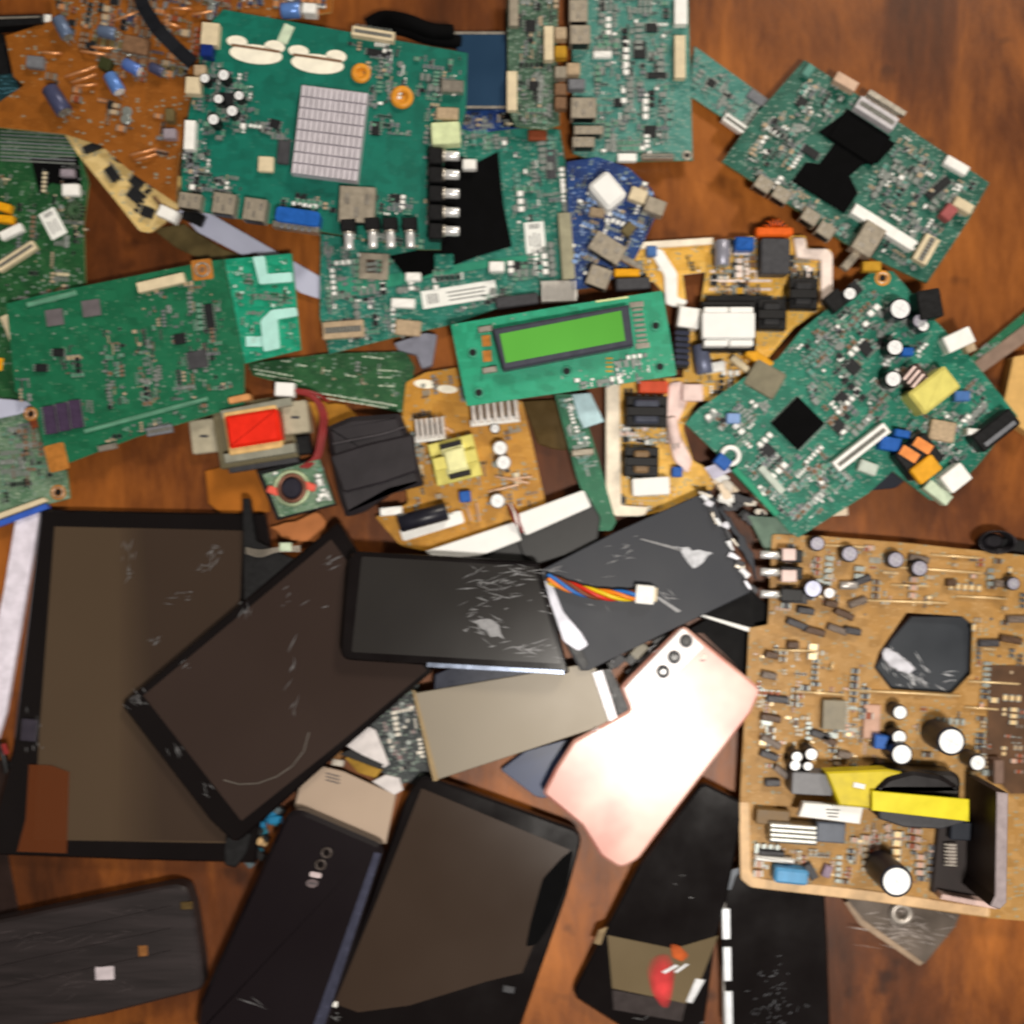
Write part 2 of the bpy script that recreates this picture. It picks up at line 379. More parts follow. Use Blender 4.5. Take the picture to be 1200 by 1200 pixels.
PROTO = {}
def proto(kind, m):
    key = (kind, m.name)
    if key in PROTO: return PROTO[key]
    b = MB(); u = 1.0
    def bx(x0, x1, y0, y1, z0, z1, mm):
        b.add([(x0, y0, z0), (x1, y0, z0), (x1, y1, z0), (x0, y1, z0), (x0, y0, z1), (x1, y0, z1), (x1, y1, z1), (x0, y1, z1)],
              [[0, 3, 2, 1], [4, 5, 6, 7], [0, 1, 5, 4], [1, 2, 6, 5], [2, 3, 7, 6], [3, 0, 4, 7]], mm)
    if kind == 'chip':
        bx(-.38, .38, -.5, .5, .15, 1, m)
        for i in range(5):
            y = -.42+i*.21
            bx(-.5, -.38, y-.06, y+.06, 0, .5, TIN); bx(.38, .5, y-.06, y+.06, 0, .5, TIN)
    elif kind == 'can':
        n = 12
        vs = [(math.cos(2*math.pi*i/n)*.5, math.sin(2*math.pi*i/n)*.5, z) for z in (0, .9) for i in range(n)]+[(math.cos(2*math.pi*i/n)*.42, math.sin(2*math.pi*i/n)*.42, 1) for i in range(n)]
        b.add(vs, [[i, (i+1) % n, n+(i+1) % n, n+i] for i in range(n)], m, True); b.add(vs, [[n+i, n+(i+1) % n, 2*n+(i+1) % n, 2*n+i] for i in range(n)]+[list(range(2*n, 3*n))], TIN)
    else:
        bx(-.34, .34, -.5, .5, 0, 1, m); bx(-.5, -.34, -.5, .5, 0, .97, TIN); bx(.34, .5, -.5, .5, 0, .97, TIN)
    me = bpy.data.meshes.new('small_'+kind); me.from_pydata(b.v, [], b.f)
    for mm in b.mats: me.materials.append(mm)
    for i, p in enumerate(me.polygons): p.material_index = b.mi[i]; p.use_smooth = b.sm[i]
    PROTO[key] = me; return me
def inside(x, y, poly):
    c = False
    for i in range(len(poly)):
        x0, y0 = poly[i-1]; x1, y1 = poly[i]
        if (y0 > y) != (y1 > y) and x < (x1-x0)*(y-y0)/(y1-y0)+x0: c = not c
    return c
def scatter(t, regions, board_ang, smin=2.5, smax=7, avoid=(), mats=None, ncap=88, dense=1.7):
    """regions: list of (polygon, count); the largest become parts of their own, the rest one part"""
    rg = t.rg; items = []; mats = mats or SMALLM; regions = [(p_, int(c_*dense)) for p_, c_ in regions]; smin *= .75
    for poly, cnt in regions:
        xs = [p[0] for p in poly]; ys = [p[1] for p in poly]; k = 0; tries = 0
        # clustered rows
        while k < cnt and tries < cnt*6:
            tries += 1
            x, y = rg.uniform(min(xs), max(xs)), rg.uniform(min(ys), max(ys))
            if not inside(x, y, poly) or any(inside(x, y, a) for a in avoid): continue
            n = rg.choice((1, 1, 2, 3, 5)); a = board_ang+rg.choice((0, 0, 90)); L_ = smin+(smax-smin)*rg.random()**2.4; m = rg.choice(mats)
            w_ = L_*rg.uniform(.4, .7); dx, dy = -math.sin(R(a))*w_*1.6, math.cos(R(a))*w_*1.6
            for j in range(n):
                q = (x+dx*j, y+dy*j)
                if inside(*q, poly) and not any(inside(q[0], q[1], v) for v in avoid): items.append((L_, w_, q[0], q[1], a, m)); k += 1
    items.sort(key=lambda i: -i[0]*i[1]); rest = MB(); z = t.top
    for i, (L_, w_, x, y, a, m) in enumerate(items):
        ht = min(w_*S*rg.uniform(.5, 1.0), .0028)
        if i < ncap:
            kind = 'chip' if m is CHIPM else ('can' if m in (GREYP,) and L_ > smax*.6 else 'passive')
            if kind == 'can': w_ = L_
            o = bpy.data.objects.new({'chip': 'small_chip', 'can': 'small_capacitor', 'passive': 'resistor'}[kind], proto(kind, m)); COL.objects.link(o)
            o.parent = t.root; X, Y = P(x, y, z+ht); o.location = Vector((X, Y, z-.0001))-t.o; o.rotation_euler = (0, 0, R(-a)); o.scale = (L_*S, w_*S, ht)
        else:
            rest.box(x, y, L_*.66, w_, a, z, z+ht, m)
            c, s_ = math.cos(R(a)), math.sin(R(a))
            for q in (-1, 1): rest.box(x+q*L_*.42*c, y+q*L_*.42*s_, L_*.17, w_*.98, a, z, z+ht*.95, TIN)
    t.part('small_components', rest, kind='stuff')

def board(label, poly, z, m, name='circuit_board', group='circuit boards piled on the table', tilt=(0, 0), th=.0016, holes=None, cat='circuit board', edge=None, rad=0):
    t = Thing(name, label, cat, poly, z, z+th, group, tilt)
    b = MB(); pl = rnd(poly, rad, 3) if rad else poly
    b.prism(pl, z, z+th, m, 0, edge or mat('board_edge', (120, 130, 84), .6), holes); t.part('board', b); return t
def wire(t, pts, r, m, name='wire', label=None):
    """pts (px,py,z); smoothed"""
    P3 = [Vector(P(x, y, z)+(z,)) for x, y, z in pts]; out = []
    for i in range(len(P3)-1):
        a, b, c, d = P3[max(i-1, 0)], P3[i], P3[i+1], P3[min(i+2, len(P3)-1)]
        for j in range(6):
            u = j/6; out.append(.5*((2*b)+(c-a)*u+(2*a-5*b+4*c-d)*u*u+(3*b-a-3*c+d)*u**3))
    out.append(P3[-1]); k = MB(); k.tube(out, r, m, 8); return t.part(name, k, label)
def loose(name, label, cat, poly, z, th, m, bev=.0004, group=None, rad=0, part='body'):
    t = Thing(name, label, cat, poly, z, z+th, group); b = MB(); b.prism(rnd(poly, rad, 4) if rad else poly, z, z+th, m, bev); t.part(part, b); return t
def cracks(t, regions, m, name='cracks', z=None):
    rg = t.rg; b = MB(); z = (z or t.top)
    for (cx, cy, rx, ry, n, ang, L0) in regions:
        for i in range(n):
            x, y = cx+rg.gauss(0, rx*.5), cy+rg.gauss(0, ry*.5); L_ = L0*rg.uniform(.3, 1.2); a = R(ang+rg.gauss(0, 14)); w = rg.uniform(.25, .8)
            c, s_ = math.cos(a), math.sin(a)
            pl = [(x-L_/2*c, y-L_/2*s_), (x+w*s_*rg.random(), y-w*c), (x+L_/2*c, y+L_/2*s_), (x-w*s_, y+w*c*rg.random())]
            if abs(sarea(pl)) < .5: continue
            b.prism(pl, z-.00005, z+.00012, m)
    return t.part(name, b, kind='stuff')

# ------------------------------------------------------------------ table
def wood():
    m = bpy.data.materials.new('varnished_wood'); m.use_nodes = True; n = m.node_tree; b = n.nodes['Principled BSDF']; L = n.links.new
    N = n.nodes.new; t = N('ShaderNodeTexCoord'); mp = N('ShaderNodeMapping'); mp.inputs['Scale'].default_value = (8, 2.0, 1); mp.inputs['Rotation'].default_value = (0, 0, R(12))
    L(t.outputs['Object'], mp.inputs[0])
    big = N('ShaderNodeTexNoise'); big.inputs['Scale'].default_value = 5; big.inputs['Detail'].default_value = 3; mo = N('ShaderNodeMapping'); mo.inputs['Location'].default_value = (1.7, .9, 0); L(t.outputs['Object'], mo.inputs[0]); L(mo.outputs[0], big.inputs['Vector'])
    g = N('ShaderNodeTexNoise'); g.inputs['Scale'].default_value = 2.4; g.inputs['Detail'].default_value = 10; g.inputs['Roughness'].default_value = .68; g.inputs['Distortion'].default_value = .6; L(mp.outputs[0], g.inputs['Vector'])
    f = N('ShaderNodeTexNoise'); f.inputs['Scale'].default_value = 26; f.inputs['Detail'].default_value = 10; f.inputs['Roughness'].default_value = .7; L(mp.outputs[0], f.inputs['Vector'])
    k = N('ShaderNodeTexNoise'); k.inputs['Scale'].default_value = 34; k.inputs['Detail'].default_value = 2; L(t.outputs['Object'], k.inputs['Vector'])
    a1 = N('ShaderNodeMath'); a1.operation = 'MULTIPLY_ADD'; L(big.outputs['Fac'], a1.inputs[0]); a1.inputs[1].default_value = .95; L(g.outputs['Fac'], a1.inputs[2])
    a2 = N('ShaderNodeMath'); a2.operation = 'MULTIPLY_ADD'; L(f.outputs['Fac'], a2.inputs[0]); a2.inputs[1].default_value = .32; L(a1.outputs[0], a2.inputs[2])
    r = N('ShaderNodeValToRGB'); e = r.color_ramp.elements; e[0].position = .0; e[1].position = 1
    mr = N('ShaderNodeMapRange'); mr.inputs['From Min'].default_value = .82; mr.inputs['From Max'].default_value = 1.46; L(a2.outputs[0], mr.inputs['Value']); L(mr.outputs[0], r.inputs['Fac'])
    e[0].color = lin((58, 29, 11))+(1,); e[1].color = lin((174, 103, 40))+(1,)
    for p_, c in ((.35, (94, 49, 18)), (.55, (124, 69, 25)), (.75, (148, 85, 31))): q = e.new(p_); q.color = lin(c)+(1,)
    kr = N('ShaderNodeValToRGB'); kr.color_ramp.elements[0].position = .27; kr.color_ramp.elements[1].position = .37; kr.color_ramp.elements[0].color = (.36, .34, .34, 1)
    L(k.outputs['Fac'], kr.inputs['Fac']); mx = N('ShaderNodeMix'); mx.data_type = 'RGBA'; mx.blend_type = 'MULTIPLY'; mx.inputs[0].default_value = 1
    L(r.outputs['Color'], mx.inputs[6]); L(kr.outputs['Color'], mx.inputs[7]); L(mx.outputs[2], b.inputs['Base Color']); b.inputs['Specular IOR Level'].default_value = .25
    rr = N('ShaderNodeMapRange'); rr.inputs['To Min'].default_value = .3; rr.inputs['To Max'].default_value = .52; L(f.outputs['Fac'], rr.inputs['Value']); L(rr.outputs[0], b.inputs['Roughness'])
    bp = N('ShaderNodeBump'); bp.inputs['Strength'].default_value = .2; bp.inputs['Distance'].default_value = .0008; L(f.outputs['Fac'], bp.inputs['Height']); L(bp.outputs[0], b.inputs['Normal'])
    return m
tb = MB(); tb.prismw([(-.62, -.55), (.62, -.55), (.62, .55), (-.62, .55)], -.03, 0, wood(), .004)
me = bpy.data.meshes.new('table'); me.from_pydata(tb.v, [], tb.f); me.materials.append(tb.mats[0])
to = bpy.data.objects.new('table', me); COL.objects.link(to); to['kind'] = 'structure'; to['label'] = 'orange brown varnished wooden table surface'

# ------------------------------------------------------------------ board materials
G_MAIN = pcb('solder_mask_teal_green', (6, 102, 86), (16, 118, 100), -.7, silk=(110, 165, 145), silkamt=.3)
G_BUSY = pcb('solder_mask_busy_teal', (12, 104, 88), (50, 136, 120), .7, silk=(130, 175, 160))
G_PALE = pcb('solder_mask_pale_teal', (58, 124, 114), (96, 150, 140), .8, silk=(150, 180, 172))
G_DARK = pcb('solder_mask_dark_green', (24, 74, 40), (44, 98, 56), .35, silk=(150, 170, 140), silkamt=.4)
G_MID = pcb('solder_mask_mid_green', (18, 98, 66), (30, 112, 78), -.2, silk=(150, 175, 150), silkamt=.6)
G_OLIVE = pcb('solder_mask_olive', (84, 118, 92), (130, 152, 128), .9, silk=(190, 200, 180))
G_GLARE = pcb('solder_mask_glare_green', (4, 140, 106), (40, 168, 134), .0, silk=(170, 220, 200))  # brighter green has glare painted into the mask colour
G_DISP = pcb('solder_mask_display_green', (24, 150, 112), (44, 168, 132), -.2, silk=(120, 190, 160), silkamt=.15, rough=.3)
G_GREY = pcb('solder_mask_grey_green', (58, 88, 70), (96, 124, 104), .8, silk=(170, 180, 165))
O_BRN = pcb('phenolic_orange', (136, 78, 20), (152, 90, 30), .05, silk=(206, 150, 84), silkamt=.3)
O_YEL = pcb('phenolic_yellow', (184, 128, 36), (204, 150, 56), .1, silk=(220, 186, 120), silkamt=.4)
O_TAN = pcb('phenolic_tan', (172, 128, 66), (190, 150, 96), .25, silk=(222, 190, 142), silkamt=.5)
O_CRM = pcb('phenolic_cream', (214, 184, 118), (228, 204, 150), .1, silk=(240, 226, 190), silkamt=.3)
O_GOLD = pcb('phenolic_gold', (222, 168, 60), (234, 192, 100), .3, silk=(236, 214, 170), silkamt=.7)
B_BLUE = pcb('solder_mask_blue', (6, 44, 104), (24, 70, 134), .3, silk=(170, 195, 230))
TANEDGE = mat('phenolic_edge', (200, 160, 100), .6)
WHEDGE = mat('white_edge', (238, 226, 206), .6)

# ================================================================== TOP LEFT
t = board('orange brown circuit board in the top left corner crowded with loose leaded parts',
          [(6, 42), (62, 24), (58, -25), (292, -25), (262, 40), (222, 120), (208, 200), (206, 238), (158, 205), (118, 170), (76, 157), (0, 149), (-10, 148), (-10, 126), (28, 100), (16, 90)], .008, O_BRN, edge=TANEDGE)
hcap(t, (68, 22), (80, 44), 8, mat('cap_blue_grey', (96, 112, 140), .35, .2), name='capacitor')
hcap(t, (58, 104), (76, 132), 10, mat('cap_slate', (70, 74, 104), .35, .2))
hcap(t, (128, 88), (140, 108), 8, mat('cap_bright_blue', (96, 136, 204), .3, .2), CAPTOP)
hcap(t, (146, 74), (164, 84), 7, mat('cap_sky', (90, 120, 190), .3, .2), CAPTOP)
hcap(t, (116, 36), (136, 40), 7, mat('cap_blue_grey', (96, 112, 140), .35, .2))
hcap(t, (176, 78), (192, 86), 6, mat('cap_slate', (70, 74, 104), .35, .2))
hcap(t, (330, 14), (350, 12), 9, mat('cap_bright_blue', (96, 136, 204), .3, .2), CAPTOP) if False else None
block(t, 40, 72, 20, 14, 5, .004, GREYP, 'potentiometer')
block(t, 198, 134, 15, 10, 90, .006, mat('olive_part', (104, 92, 60), .5), 'film_capacitor'); block(t, 198, 156, 15, 12, 0, .005, mat('cap_lavender', (150, 140, 150), .4), 'film_capacitor')
block(t, 122, 74, 14, 14, 20, .006, mat('dark_olive', (50, 54, 26), .5), 'diode'); block(t, 158, 52, 30, 20, 10, .005, BROWNC, 'transistor')
for i, (x, y, a, l) in enumerate([(95, 84, -18, 38), (60, 62, 4, 22), (110, 62, 8, 30), (100, 100, -5, 24), (150, 18, -22, 34), (168, 178, -14, 30), (172, 184, -16, 26), (212, 10, 2, 22), (238, 15, -10, 24), (98, 92, -18, 30), (120, 56, 4, 30), (200, 28, 20, 20)]):
    b = MB(); b.tube([P(x-l/2*math.cos(R(a)), y-l/2*math.sin(R(a)), t.top)+(t.top,), P(x-l/3*math.cos(R(a)), y-l/3*math.sin(R(a)), t.top+.003)+(t.top+.003,), P(x+l/3*math.cos(R(a)), y+l/3*math.sin(R(a)), t.top+.003)+(t.top+.003,), P(x+l/2*math.cos(R(a)), y+l/2*math.sin(R(a)), t.top)+(t.top,)], .0008, mat('copper_lead', (226, 160, 110), .35, .5), 6); t.part('jumper_lead', b)
scatter(t, [([(64, -10), (290, -10), (250, 40), (215, 90), (150, 96), (110, 70), (80, 40)], 230), ([(20, 60), (100, 90), (200, 130), (200, 190), (100, 140), (50, 90)], 26)], 10, 4, 13,
        mats=[mat('copper_lead', (226, 160, 110), .35, .5), BROWNC, mat('cap_slate', (70, 74, 104), .35, .2), BEIGE, CHIPM, GREYP, mat('rust_part', (128, 62, 34), .5), mat('olive_part', (104, 92, 60), .5)])
t = board('strip of orange circuit board showing at the top edge above the green heat sink board', [(244, -25), (392, -25), (388, 14), (330, 24), (262, 12)], .006, O_BRN, edge=TANEDGE)
hcap(t, (330, 13), (352, 12), 9, mat('cap_bright_blue', (96, 136, 204), .3, .2), CAPTOP); block(t, 362, 9, 16, 12, 4, .008, WHITEP, 'component')
scatter(t, [([(262, -10), (382, -10), (380, 8), (270, 8)], 46)], 5, 4, 10, mats=[mat('copper_lead', (226, 160, 110), .35, .5), BROWNC, WHITEP, mat('cap_slate', (70, 74, 104), .35, .2)])

t = Thing('ribbon_cable', 'black flat ribbon cable crossing the orange board beside the green heat sink board', 'cable', (195, 45), .016)
b = MB(); pts = [(158, -22, .0145), (168, 8, .018), (184, 34, .020), (206, 56, .018), (226, 74, .018)]
for i in range(len(pts)-1):
    (x0, y0, z0), (x1, y1, z1) = pts[i], pts[i+1]; d = Vector((x1-x0, y1-y0)).normalized(); nx, ny = -d.y*8, d.x*8
    q = [P(x0-nx, y0-ny, z0)+(z0,), P(x0+nx, y0+ny, z0)+(z0,), P(x1+nx, y1+ny, z1)+(z1,), P(x1-nx, y1-ny, z1)+(z1,)]
    b.add(q+[(v[0], v[1], v[2]-.0012) for v in q], [[0, 1, 2, 3], [7, 6, 5, 4], [0, 4, 5, 1], [1, 5, 6, 2], [2, 6, 7, 3], [3, 7, 4, 0]], mat('cable_black', (20, 22, 28), .4))
t.part('cable', b)
t = loose('connector_strip', 'black strip connector at the left edge in the top left corner', 'connector', [(-12, 18), (48, 16), (50, 27), (-12, 32)], .004, .008, BLACKP)
t.top = .012; pad(t, [(-8, 20), (46, 18.5), (46, 20.5), (-8, 22.5)], STEEL, 'contact_row'); block(t, 55, 21, 8, 9, 0, .0005, WHITEP, 'end_cap', z0=-.004)
t = loose('plastic_housing', 'dark teal plastic housing at the left edge below the strip connector', 'housing', [(-12, 88), (14, 86), (22, 100), (30, 112), (-12, 122)], .002, .005, mat('dark_teal', (24, 52, 58), .35), rad=3)
t.top = .007; cracks(t, [(5, 102, 16, 12, 18, 10, 16)], mat('teal_glint', (96, 150, 170), .3, .4), 'glossy_ribs')
loose('plastic_cover', 'matte black plastic cover peeking out left of the orange board', 'cover', [(-12, 34), (4, 40), (14, 88), (-12, 92)], .001, .004, BLACKP)

t = board('cream coloured power board with black chips beneath the orange brown board', [(72, 152), (120, 165), (160, 196), (218, 208), (208, 246), (192, 262), (176, 273), (164, 271), (128, 226), (92, 182)], .004, O_CRM, edge=TANEDGE, rad=3)
for x, y, w, h, a in [(172, 200, 18, 20, 40), (160, 212, 14, 14, 40), (131, 203, 11, 18, -35), (158, 228, 16, 15, 40), (172, 248, 14, 12, 20), (108, 172, 22, 8, -20), (143, 187, 16, 8, 20)]:
    chip(t, x, y, w, h, a, .003, name='chip')
block(t, 188, 240, 4, 26, -40, .002, BROWNC, 'resistor'); block(t, 196, 250, 24, 14, 25, .006, WHITEP, 'connector')
scatter(t, [([(95, 168), (210, 212), (195, 250), (170, 262), (120, 205)], 26)], 30, 3, 7)
t = Thing('flat_flex_cable', 'pale lavender flat cable running from the cream board under the green boards', 'cable', (300, 300), .003)
b = MB(); b.prism([(208, 246), (246, 250), (378, 326), (380, 352), (352, 343), (300, 296), (284, 299), (232, 272)], .0022, .0027, LILAC); t.part('cable', b)
b = MB(); b.prism(rect(226, 254, 26, 14, 25), .0027, .006, BLACKP, .0004); t.part('connector', b)
loose('flex_film', 'dark greenish flex film below the lavender cable', 'film', [(178, 268), (215, 262), (262, 292), (296, 303), (240, 306), (206, 290)], .001, .0008, mat('film_olive', (84, 72, 44), .35, 0, .4, 90))

# dark green board left
t = board('large dark green board at the left edge with a slanted white label', [(-14, 150), (60, 150), (88, 162), (104, 214), (98, 262), (100, 332), (70, 346), (30, 356), (22, 470), (-14, 480)], .003, G_DARK)
label_(t, 62, 262, 20, 34, -28); pad(t, [(36, 186), (92, 184), (96, 222), (60, 214), (46, 228)], MATTE, 'black_tape')
block(t, 82, 222, 20, 14, 0, .004, WHITEP, 'connector'); block(t, 78, 202, 16, 9, 0, .004, mat('cap_lavender', (150, 140, 150), .4), 'component')
block(t, 2, 242, 18, 10, 15, .005, mat('amber_part', (226, 160, 20), .4), 'capacitor'); block(t, 4, 256, 20, 9, 5, .005, mat('amber_part', (226, 160, 20), .4), 'capacitor')
block(t, 12, 271, 28, 10, -25, .004, WHITEP, 'connector'); conn(t, 18, 300, 52, 11, -33, .004, CREAM, True)
coil(t, 88, 247, 11, mat('dull_green_winding', (70, 100, 70), .4)); ringpad(t, 22, 372, 12, name='mounting_pad'); b = MB(); b.prism([(0, 372), (8, 368), (22, 404), (16, 410)], t.top, t.top+.0008, CREAM); t.part('jumper', b)
ringpad(t, 72, 346, 10, mat('dark_pad', (86, 72, 40), .4)); pad(t, [(-10, 418), (4, 420), (2, 434), (-10, 436)], mat('amber_part', (226, 160, 20), .4), 'tape')
block(t, 46, 352, 26, 8, -12, .003, BEIGE, 'connector')
for i in range(9): block(t, 44, 156+i*4.2, 88, 1.6, 3, .0004, GREYP if i % 2 else TIN, 'contact_strip', bev=0)
scatter(t, [([(0, 196), (100, 190), (96, 260), (0, 300)], 60), ([(0, 300), (96, 290), (90, 340), (10, 420)], 50), ([(56, 225), (100, 228), (100, 285), (60, 290)], 34)], 4, 3, 7, avoid=[rect(62, 262, 26, 40, -28), rect(18, 300, 56, 15, -33), rect(12, 271, 30, 12, -25)])

# T-con board
t = board('mid green board left of centre with purple chip row and orange corner pads', [(8, 356), (60, 343), (244, 306), (262, 304), (286, 425), (286, 474), (160, 512), (58, 551), (40, 478), (18, 458)], .011, G_MID, tilt=(.5, .3))
conn(t, 188, 331, 56, 12, -13, .004, CREAM, False, 'connector'); ringpad(t, 237, 316, 12, None, .3, True)
b = MB(); b.prism(rnd(rect(66, 536, 24, 32, -14), 3, 3), t.top-.0001, t.top+.0004, COPPER); t.part('mounting_pad', b)
pad(t, rect(64, 372, 20, 19, -8), mat('dull_mauve_pad', (98, 92, 96), .6), 'thermal_pad', th=.001); pad(t, rect(107, 361, 21, 19, -8), mat('dull_mauve_pad', (98, 92, 96), .6), 'thermal_pad', th=.001)
for i in range(3): chip(t, 58+i*15, 492-i*3.5, 13, 33, -8, .0026, mat('chip_purple', (64, 50, 74), .4, 0, .2, 400), True)
chip(t, 245, 370, 9, 28, -8, .002); chip(t, 231, 421, 22, 20, -10, .002, DGREY); chip(t, 68, 413, 12, 9, 0, .002); chip(t, 48, 431, 13, 9, 0, .002); chip(t, 210, 397, 13, 12, -10, .002)
conn(t, 186, 504, 30, 10, -10, .003, GREYP); conn(t, 125, 524, 22, 7, -12, .003, STEEL, False); block(t, 170, 486, 150, 5, -15, .0015, mat('green_rail', (96, 150, 124), .5), 'rail')
block(t, 60, 350, 60, 6, -14, .0015, mat('green_rail', (96, 150, 124), .5), 'rail'); ringpad(t, 36, 485, 8, name='mounting_pad')
cols = [([(115+cx, 385), (140+cx, 385), (148+cx, 475), (126+cx, 478)], 34) for cx in (0, 2, 38, 42)]
scatter(t, cols+[([(155, 345), (240, 328), (270, 370), (262, 400), (190, 400)], 90), ([(212, 405), (268, 400), (275, 460), (200, 470)], 80), ([(60, 405), (95, 400), (98, 440), (66, 446)], 26), ([(18, 425), (34, 425), (36, 470), (22, 470)], 16), ([(150, 500), (245, 470), (245, 482), (120, 520)], 34), ([(95, 470), (110, 468), (112, 495), (96, 498)], 10), ([(160, 400), (185, 400), (190, 470), (166, 475)], 40)], -5, 3, 6.5,
        mats=[TIN, CHIPM, BEIGE, mat('mint_part', (92, 140, 118), .5), GREYP, BROWNC])
t = board('bright teal board with white bent strips at the right end of the mid green board', [(263, 304), (342, 297), (353, 410), (287, 426)], .0115, G_GLARE, tilt=(.3, -.2))  # right end of the mid green board, glare put into its colour
pm = mat('pale_cyan_strip', (176, 226, 218), .35, 0, .08)
b = MB(); b.prism(rnd([(296, 301), (310, 300), (313, 321), (342, 319), (343, 330), (304, 333)], 2, 2), t.top, t.top+.0022, pm); t.part('bent_strip', b)
b = MB(); b.prism(rnd([(309, 412), (305, 376), (318, 363), (347, 360), (349, 370), (325, 374), (328, 408)], 2, 2), t.top, t.top+.0022, pm); t.part('bent_strip', b)
pad(t, rect(298, 400, 20, 12, 0), pm, 'pad')
scatter(t, [([(268, 312), (340, 302), (348, 405), (292, 418)], 90)], 4, 3, 6, avoid=[[(290, 298), (313, 298), (346, 316), (346, 335), (298, 336)], [(302, 414), (300, 374), (316, 358), (350, 356), (352, 376), (330, 376), (330, 412)]], mats=[mat('mint_white', (200, 240, 225), .35, .3), TIN, mat('mint_part', (92, 140, 118), .5), mat('deep_green_part', (30, 70, 40), .5)])

t = board('grey green board in the lower left with a blue edge, under the mid green board', [(-14, 492), (38, 478), (48, 518), (60, 548), (78, 551), (82, 584), (52, 592), (-14, 616)], .004, G_OLIVE, tilt=(0, .3))
b = MB(); b.prism([(-14, 606), (50, 583), (56, 587), (-14, 613)], t.top, t.top+.003, CREAM, .0003); t.part('edge_connector', b)
b = MB(); b.prism([(-14, 615), (54, 590), (56, 596), (-14, 622)], t.top-.002, t.top+.002, mat('blue_tape', (54, 92, 186), .35)); t.part('blue_tape', b)
ringpad(t, 68, 577, 9); block(t, 38, 492, 10, 18, -20, .004, mat('rust_part', (128, 62, 34), .5), 'capacitor')
scatter(t, [([(-5, 500), (40, 495), (60, 560), (0, 595)], 130)], -5, 3, 7, mats=[GREYP, mat('mint_part', (92, 140, 118), .5), CHIPM, BROWNC, TIN])
loose('flat_flex_cable', 'pale lilac cable end poking in at the left edge beside the purple chip row', 'cable', [(-14, 466), (34, 470), (42, 478), (20, 486), (-14, 493)], .008, .0006, LILAC)

# main heatsink board
MP = [(262, 12), (400, 36), (548, 62), (546, 128), (540, 152), (536, 176), (520, 178), (516, 292), (490, 292), (440, 282), (370, 270), (290, 258), (213, 244), (213, 200), (222, 130), (234, 78), (236, 40)]
t = board('big teal green board with a pale finned heat sink in its middle', MP, .015, G_MAIN, tilt=(.4, .4))
heatsink(t, 386, 156, 78, 104, 7, .0085, 12, mat('sink_lilac', (206, 200, 208), .4, .15, .08), pinned=True)
block(t, 332, 178, 15, 28, 5, .002, DGREY, 'chip'); block(t, 311, 192, 18, 18, 3, .003, CREAM, 'component'); port(t, 418, 239, 42, 42, 3, .007, NICKEL, 'shield_can')
for cx, cy in ((300, 57), (372, 68)):
    for (dx, dy, rx, ry) in ((0, 7, 31, .36), (-22, -8, 12, .55), (22, -2, 12, .6)):
        b = MB(); b.cyl(cx+dx, cy+dy, rx, t.top-.0001, t.top+.0008, CREAMPAD, n=26, sy=ry, ang=6); t.part('bare_laminate_patch', b)
    b = MB(); b.box(cx, cy, 58, 3, 8, t.top+.0005, t.top+.001, BROWNC); t.part('solder_seam', b)
b = MB(); b.box(335, 40, 12, 22, 25, t.top, t.top+.001, mat('mint_white2', (200, 216, 190), .5)); t.part('bracket_pad', b)
for x, y, r in ((423, 86, 12), (471, 114, 14)): b = MB(); b.torus(x, y, r*.68, r*.3, t.top+.001, mat('amber_ring', (216, 144, 44), .4)); b.cyl(x, y, r*.9, t.top, t.top+.0007, mat('amber_ring', (216, 144, 44), .4)); t.part('mounting_pad', b)
conn(t, 437, 39, 50, 11, 9, .005, CREAM); conn(t, 246, 40, 20, 26, 5, .006, CREAM, False); block(t, 242, 59, 14, 14, 5, .007, NAVY, 'potentiometer')
conn(t, 222, 158, 12, 34, 3, .006, WHITEP, False); block(t, 226, 100, 18, 20, 3, .006, CREAM, 'connector'); block(t, 234, 82, 14, 12, 0, .006, BEIGE, 'connector')
port(t, 222, 235, 26, 18, 8, .008); port(t, 262, 238, 26, 24, 8, .009); port(t, 298, 245, 26, 26, 8, .009)
b = MB(); b.prism(rnd(rect(348, 253, 52, 18, 8), 5, 3), t.top, t.top+.0105, BLUEP, .0006); b.box(346, 265, 54, 7, 8, t.top, t.top+.008, STEEL, .0004); t.part('video_connector', b)
for i in range(5): b = MB(); b.box(330+i*8, 264.5+i*1.1, 3, 5, 8, t.top+.008, t.top+.0086, GREYP); t.part('contact', b)
for i in range(5): jack(t, 518, 182+i*22, 1, .03, 7.5, barrel=20, bodyl=16)
for x in (408, 436, 457, 480): jack(t, x, 268 if x > 410 else 270, .05, 1, 7, barrel=22, bodyl=14)
b = MB(); b.prism(rnd(rect(522, 155, 34, 26, -3), 3, 3), t.top, t.top+.008, mat('pale_green_plastic', (212, 224, 176), .4), .0006); t.part('connector', b)
block(t, 530, 100, 26, 14, 2, .005, STEEL, 'connector'); block(t, 524, 132, 26, 14, 2, .004, BEIGE, 'connector')
ecap(t, 262, 88, 7, .009, side=BLACKP); ecap(t, 280, 112, 6, .008, side=BLACKP); ecap(t, 250, 140, 7, .009, side=BLACKP); ecap(t, 240, 92, 6, .008, BLACKP); ecap(t, 272, 130, 7, .008, BLACKP); ecap(t, 256, 116, 6, .008, BLACKP)
chip(t, 265, 118, 18, 18, 5); chip(t, 440, 150, 9, 16, 3); chip(t, 322, 145, 12, 10, 15); chip(t, 463, 232, 12, 10, 3); chip(t, 444, 62, 28, 8, 8)
av = [rect(386, 156, 84, 110, 7), rect(418, 239, 44, 44), [(262, 30), (410, 50), (410, 90), (262, 80)]]
